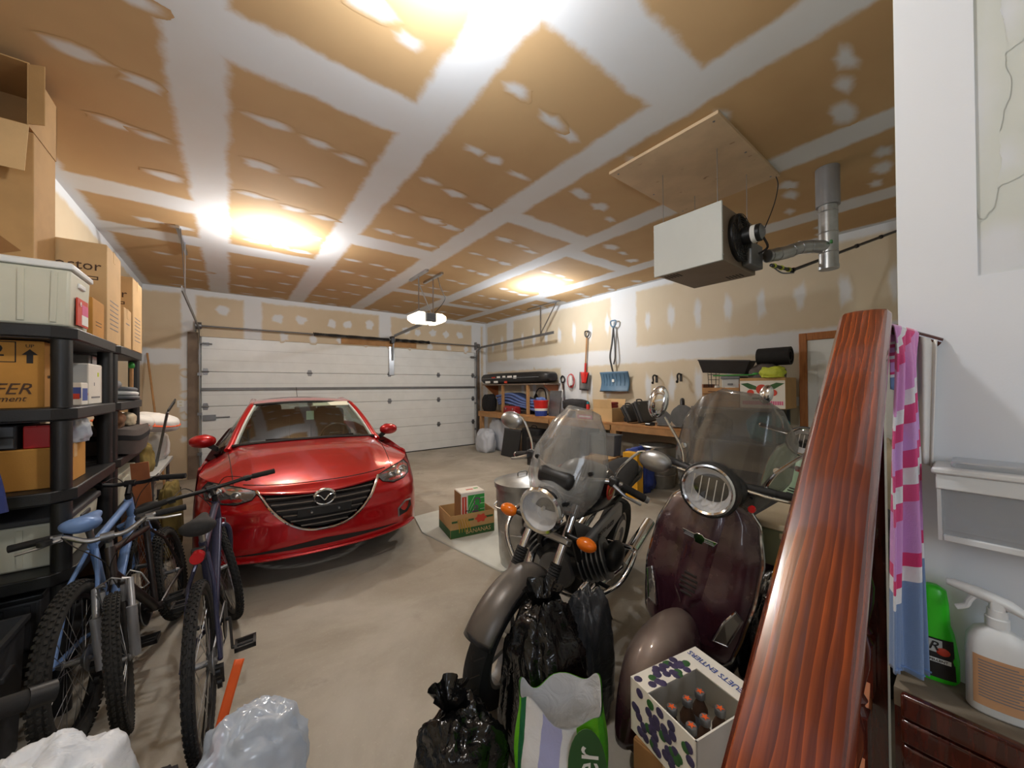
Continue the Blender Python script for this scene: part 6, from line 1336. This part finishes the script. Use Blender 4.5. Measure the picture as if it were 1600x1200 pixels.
def tw(u, v):
    k = min(1,v/.12); k = k*k*(3-2*k); sp = interp([(0,.34),(.12,.5),(.4,.8),(1,1)], v); q = .62+(u-.62)*sp; c = crest(u)
    p = TA.lerp(TB,q); n = V(-.5,-.86,0).normalized(); amp = .014*min(1,.25+v*1.2)
    p = p+n*(amp*math.sin(u*11.5+.8*v)+.006*math.sin(u*31+2)+.012); front = V(c.x-.016,c.y-.006,0) if v > 0 else V(c.x,c.y,0)
    p = front.lerp(p,k); return V(p.x,p.y,c.z-.795*v)
MB().grid(tw,70,80).build('front_fold','towel_print',T,angle=80,solid=.004)
def tb(u, v): c = crest(u); k = min(1,v*10); return V(min(1.321,c.x+.014*k),c.y+.005*k,c.z-.16*v)
MB().grid(tb,50,20).build('back_fold','towel_print',T,angle=80,solid=.004)
MB().tube([V(tw(k/70,.985))+V(-.003,-.003,0) for k in range(71)],.002,5).build('hem','light_blue_paint',T)
tag(MB().grid(lambda u,v: V(1.306+.008*math.sin(7*u),.066+.028*u+.010*v*(1-u),1.662+.012*u-.30*v),14,14).build('white_cloth','white_fabric',angle=80,solid=.003),'white cloth hanging from the rail end beside the towel','cloth')
# clear bin on the wall
T = thing('clear_bin','clear plastic lidded bin mounted on the white wall above the bottles','plastic bin',(PX,0,1.215)); y0, y1 = -.26, .066
def ring(x, ya_, yb_, z): return [V(-x,ya_,z),V(-x,yb_,z),V(-.006,yb_,z),V(-.006,ya_,z)]
MB().loft([ring(.085,y0+.01,y1-.01,.0),ring(.115,y0,y1,.15)],caps=False).build('bin_body','clear_bin',T,smooth=False,solid=.003); MB().bx(-.085,y0+.01,0,-.006,y1-.01,.004).build('bin_floor','clear_bin',T,smooth=False)
MB().bx(-.125,y0-.008,.15,-.006,y1+.006,.163).build('lid','white_plastic',T,bevel=.004); MB().bx(-.10,y0+.02,.163,-.02,y1-.02,.178).build('lid_crown','clear_bin',T,bevel=.006)
MB().bx(-.12,y0,.118,-.113,y1,.15).build('front_lip','white_plastic',T,bevel=.002); MB().bx(-.092,y0+.01,.0,-.084,y1-.008,.014).build('lower_lip','white_plastic',T,bevel=.002)
for y in (y0+.004,y1-.004): MB().rod((-.087,y,.0),(-.117,y,.15),.006,.006).build('corner_post','white_plastic',T)
# spray bottles on the landing
B = thing('spray_bottle','white spray bottle with tan label on the landing ledge','spray bottle',(1.258,-.012,.8755),math.radians(96)); B.scale = (.9,.9,.88)
def ov(a, b, z): return [V(a*math.copysign(abs(math.cos(t))**.75,math.cos(t)),b*math.copysign(abs(math.sin(t))**.75,math.sin(t)),z) for t in [2*math.pi*k/30 for k in range(30)]]
MB().loft([ov(.044,.026,0),ov(.048,.030,.006),ov(.048,.030,.15),ov(.046,.029,.17),ov(.036,.025,.19),ov(.02,.018,.20),ov(.016,.016,.203),ov(.016,.016,.212)]).build('bottle','white_plastic',B,angle=60)
def lab(u, v, a0, a1): t = a0+(a1-a0)*u; return V(.0487*math.copysign(abs(math.cos(t))**.75,math.cos(t)),.0307*math.copysign(abs(math.sin(t))**.75,math.sin(t)),.022+.115*v)
L = MB().grid(lambda u,v: lab(u,v,.75,2.75),16,2).build('label','tan_plastic',B,angle=60); MB().grid(lambda u,v: lab(u,v,3.0,3.7),10,2).build('back_label','tan_plastic',B,angle=60)
for k in range(13): MB().grid(lambda u,v: lab(.12+(.5+.25*((k*7)%5)/5)*u,(.90-.06*k)+.022*v,.75,2.75)*1.0+V(0,.0007,0),8,1).build('text_line','grey_print',L,angle=60)
MB().lathe([(.0185,.205),(.0185,.225),(.016,.227),(.015,.245)],n=18).build('collar','white_plastic',B)
MB().loft([[V(x,w*math.cos(t),z+h*math.sin(t)) for t in [2*math.pi*k/12 for k in range(12)]] for x, z, w, h in ((.075,.283,.008,.007),(.06,.281,.011,.011),(.02,.272,.013,.014),(-.02,.258,.014,.014),(-.05,.240,.012,.008),(-.064,.228,.010,.004))]).build('sprayer_head','white_plastic',B,angle=70)
MB().rod((0,0,.235),(-.0,0,.27),.022,.026,up=(0,1,0)).build('sprayer_neck','white_plastic',B,bevel=.004); MB().tube(bez([(.03,0,.268),(.04,0,.25),(.045,0,.235),(.06,0,.225)],5),[.006]*15+[.005],8,flat=.9).build('trigger','clear_bin',B) if False else MB().tube(bez([(.03,0,.268),(.04,0,.25),(.045,0,.235),(.06,0,.225)],5),.006,8).build('trigger','white_plastic',B)
G = thing('green_bottle','bright green repellent bottle with dark label half hidden by the towel','bottle',(1.303,.078,.8755),math.radians(100)); G.scale = (.93,.93,.93)
MB().loft([ov(.036,.020,0),ov(.042,.023,.01),ov(.042,.023,.06),ov(.034,.02,.12),ov(.028,.018,.14),ov(.026,.017,.19),ov(.022,.015,.222),ov(.01,.01,.23)]).build('bottle','lime_green',G,angle=60) if False else None
newmat('lime_green',(54,206,36),.3)
MB().loft([ov(.036,.020,0),ov(.042,.023,.01),ov(.042,.023,.06),ov(.034,.02,.12),ov(.028,.018,.14),ov(.026,.017,.19),ov(.022,.015,.222),ov(.01,.01,.23)]).build('bottle_body','lime_green',G,angle=60)
gl = MB().grid(lambda u,v: V(.0425*math.copysign(abs(math.cos(.5+1.9*u))**.75,math.cos(.5+1.9*u))*(1-.12*v),.0238*math.sin(.5+1.9*u)**.75*(1-.08*v)+.0006,.012+.095*v),14,4).build('label','black_print',G,angle=60)
MB().box((.0,.0252,.055),(.05,.001,.010)).build('white_band','white_print',gl); text('REPELLENT',.008,'black_print',G,(.0,.0258,.055),(-1,0,0),(0,0,1)); MB().box((.004,.0246,.089),(.03,.001,.03)).build('pale_patch','light_grey_card',gl); text('R',.03,'black_print',G,(.004,.0254,.089),(-1,0,0),(0,0,1),shear=.3); MB().ell((-.012,.0245,.078),(.012,.002,.01),12,8).build('red_print_spot','red_print',gl)
# ---------------------------------------------------------------- second scooter behind, tarps and sacks
scooter('mint green scooter parked behind the purple one under a dark tarp',(3.42,1.06,0),math.radians(184),'mint_paint',screen=False)
def gather(T, c, mat, h=.10, r=.05, seed=0):
    MB().grid(lambda u,v: V(c)+V((r*(.35+abs(v-.25)*1.3))*math.cos(2*math.pi*u)*(1+.25*math.sin(7*2*math.pi*u+seed)),(r*(.35+abs(v-.25)*1.3))*math.sin(2*math.pi*u)*(1+.25*math.sin(5*2*math.pi*u+seed)),h*v),40,8).build('tied_neck',mat,T,angle=80)
lump('dark_tarp','crumpled dark tarp draped beside the mint scooter','tarp',(2.74,.48,0),(.34,.2,.56),'black_tarp',51,.22,2.0,70,46,fold=.16,top=.3)
lump('garbage_bag','black garbage bag standing between the scooter and the stair railing','garbage bag',(1.98,.50,0),(.28,.19,.40),'black_bag',52,.2,2.0,top=.3)
t = tote('beige storage tote resting on the black bag beside the scooter',1.86,.36,.765,2.20,.64,.97,'sage_paint','tan_fabric',taper=.9)
t = carton('dark carton stack supporting the beige tote',2.05,.38,0,2.28,.62,.70,'cardboard_dark') if False else None
T = bag = lump('garbage_bag','glossy black garbage bag slumped against the motorcycle wheel','garbage bag',(1.06,1.16,0),(.16,.15,.34),'black_bag',53,.24,2.0,76,50,fold=.16,top=.35); gather(T,(.03,.04,.56),'black_bag',.12,.06)
T = lump('garbage_bag','black garbage bag lying in front beside the pet food sack','garbage bag',(.67,1.19,0),(.14,.14,.20),'black_bag',54,.24,2.2,76,50,fold=.16,top=.25); gather(T,(-.02,.05,.33),'black_bag',.1,.05,2)
lump('grey_sack','matte charcoal plastic sack wedged between the motorcycle and the scooter','garbage bag',(1.36,1.185,0),(.12,.10,.31),'grey_bag',55,.22,2.0,66,44,fold=.16,top=.35)
# green and white sack, mouth open
def sackmat():
    m = newmat('sack_print',(120,214,40),.35); t = NT(m); u, v, _ = t.xyz(t.uv()); w = t.m('ADD', u, t.m('MULTIPLY', t.m('SUBTRACT', t.noise(6,2), .5), .05))
    rmp = t.n('ShaderNodeValToRGB'); cr = rmp.color_ramp; cr.interpolation = 'CONSTANT'
    cr.elements[0].color = srgb((112,206,44)); cr.elements[1].position = .62; cr.elements[1].color = srgb((232,234,238))
    for p, c in ((.57,(36,110,70)),(.69,(176,180,224)),(.745,(232,234,238)),(.79,(112,206,44)),(.9,(78,180,44))): e = cr.elements.new(p); e.color = srgb(c)
    t.set(rmp.inputs[0], w); t.set(t.bsdf.inputs['Base Color'], rmp.outputs[0]); t.bump(t.noise(16,4,dist=1), .35, .01)
sackmat()
T = thing('pet_food_sack','open green and white printed sack standing in front of the black bags','sack',(.90,.905,0),math.radians(-44))
def sk(u, v, k=1.0):
    a = 2*math.pi*u; w = interp([(0,.95),(.25,1.05),(.7,1.0),(1,.92)], v); r = 1+.07*noise.noise((math.cos(a)*2,math.sin(a)*2,v*4))
    return V(.155*w*k*r*math.copysign(abs(math.cos(a))**.8,math.cos(a)),.10*w*k*r*math.copysign(abs(math.sin(a))**.8,math.sin(a)),.50*v+.03*v*math.sin(2*a+.6)+.02*v*math.sin(5*a))
MB().grid(sk,64,24).build('sack_body','sack_print',T,angle=80); MB().grid(lambda u,v: sk(u,1-.55*v,.97-.1*v),64,12).build('sack_lining','white_bag',T,angle=80); MB().prism([(.15*math.cos(a),.095*math.sin(a)) for a in [2*math.pi*k/24 for k in range(24)]],(0,0,.22),(1,0,0),(0,1,0),(0,0,.02)).build('contents','tan_fabric',T,smooth=False)
MB().prism([(.06*math.cos(q),.13*math.sin(q)) for q in [2*math.pi*k/28 for k in range(28)]],(.08,-.110,.36),(1,0,0),(0,0,1),(0,-.002,0)).build('printed_oval','dark_green_print',T,smooth=False); text('ker',.115,'white_print',T,(.08,-.1125,.36),(0,.0,1),(-1,0,0),name='sack_lettering')
# berry box with jars
t0 = carton('plain dark carton on the floor under the berry box',1.16,.42,0,1.50,.70,.40,'cardboard_dark') if False else carton('plain brown carton on the floor under the berry box',1.05,.46,0,1.36,.72,.40,'cardboard_dark')
BB = thing('berry_box','open white blueberry carton printed BLEUETS ENTIERS holding small bottles','box',(1.20,.585,.405),math.radians(-12)); w, d, h = .32, .25, .17
MB().bx(-w/2,-d/2,0,w/2,d/2,.004).bx(-w/2,-d/2,.004,-w/2+.005,d/2,h).bx(w/2-.005,-d/2,.004,w/2,d/2,h).bx(-w/2,-d/2,.004,w/2,-d/2+.005,h).bx(-w/2,d/2-.005,.004,w/2,d/2,h).build('box_body','white_card',BB,smooth=False)
MB().bx(w/2-.09,-d/2,h,w/2,d/2,h+.004).build('top_panel','white_card',BB,smooth=False); MB().bx(-w/2,d/2-.075,h,w/2-.09,d/2,h+.004).build('side_panel','white_card',BB,smooth=False)
text('BLEUETS ENTIERS',.030,'blue_print',BB,(w/2-.045,0,h+.0045),(0,1,0),(-1,0,0)); MB().bx(w/2-.03,-d/2+.003,h+.004,w/2-.005,-d/2+.03,h+.0048).build('logo_mark','black_print',BB,smooth=False)
rr_ = random.Random(3)
for k in range(34): 
    x, y = rr_.uniform(-w/2+.012,w/2-.10), rr_.uniform(d/2-.07,d/2-.01); MB().ell((x,y,h+.004),(.014,.014,.002),10,6).build('printed_berry','berry_print' if k%5 else 'dark_green_print',BB)
for k in range(40):
    x, z = rr_.uniform(-d/2+.015,d/2-.015), rr_.uniform(.02,h-.02); MB().ell((-w/2-.001,x,z),(.0018,.015,.015),10,6).build('printed_berry','berry_print' if k%5 else 'dark_green_print',BB)
for k, (x, y) in enumerate(((-.11,-.07),(-.05,-.07),(.02,-.07),(-.11,.0),(-.04,.0),(.02,.0))):
    p = BB.matrix_basis @ V(0,0,0) if False else None
    q = Matrix.Rotation(math.radians(-12),3,'Z') @ V(x,y,0)
    J = thing('small_bottle','dark small bottle with star cap inside the berry carton','bottle',(1.20+q.x,.585+q.y,.411),0,'bottles in the berry carton')
    MB().lathe([(.022,0),(.023,.005),(.023,.09),(.012,.115),(.012,.13)],n=18).build('glass','brown_print',J); MB().lathe([(.0235,.03),(.0235,.075)],n=18).build('label_band','grey_print',J); MB().lathe([(.0155,.125),(.016,.142),(.014,.145),(0,.145)],n=18).build('cap','dull_steel',J)
    MB().prism([(r*math.cos(a),r*math.sin(a)) for r, a in [((.013 if i%2 == 0 else .005),math.pi*i/5) for i in range(10)]],(0,0,.1452),(1,0,0),(0,1,0),(0,0,.0008)).build('cap_star','orange_plastic',J,smooth=False)
T = thing('wire_coil','loop of beige electric wire hanging behind the stair railing','wire',(1.66,.42,.70))
for k in range(5): MB().tube([V(.05*math.cos(a)+.012*k,.02*k*.4,.11*math.sin(a)*(1-.05*k)) for a in [2*math.pi*j/26 for j in range(26)]],.004,6,closed=True).build('wire_loop','tan_fabric',T)
# ---------------------------------------------------------------- near left corner: bags and a padded rack arm
T = thing('rack_arm','black padded bicycle rack arm with grey clamp reaching over the bags','rack arm',(0,0,0)); a, b = V(-.99,1.78,.62), V(-.55,2.02,.50)
MB().tube([a,b],.032,18).build('arm_tube','rubber',T); d_ = (b-a).normalized(); MB().tube([b-d_*.005,b+d_*.06],.036,18).build('end_cap','black_plastic',T); MB().tube([a-d_*.11,a],.03,14).build('inner_arm','black_metal',T)
for k in (.45,.53,.60,.67): MB().tube([a.lerp(b,k),a.lerp(b,k+.03)],.038,18).build('clamp_ring','grey_plastic',T)
MB().rod(a.lerp(b,.56),a.lerp(b,.56)+V(.02,.05,.16),.022,.03).build('clamp_lever','light_grey_card',T,bevel=.006); MB().rod(a-d_*.05,V(-1.05,1.7,.0),.05,.05).build('stand_leg','black_metal',T)
T = lump('shopping_sack','crumpled white plastic bag in front of the bicycles','bag',(-.45,1.60,0),(.21,.18,.29),'white_bag',61,.2,2.2,76,48,fold=.16,top=.25)
T = lump('shopping_sack','pale translucent plastic bag behind the red strap','bag',(.06,1.60,0),(.16,.12,.22),'milky_film',62,.2,2.2,60,40,fold=.16,top=.2)
lump('shopping_sack','dark cloth bag standing between the two pale bags','bag',(-.165,1.58,0),(.05,.09,.19),'dark_cloth',63,.2,2.0,50,32)
T = thing('red_strap','bright red orange plastic strap sticking up between the bags','strap',(-.06,1.82,.12),(-.25,.28,0)); MB().grid(lambda u,v: V((u-.5)*.035,.02*math.sin(3*v),.34*v),4,14).build('band','orange_plastic',T,solid=.004); MB().bx(-.022,-.01,-.02,.022,.01,.02).build('buckle','red_plastic',T,bevel=.003)
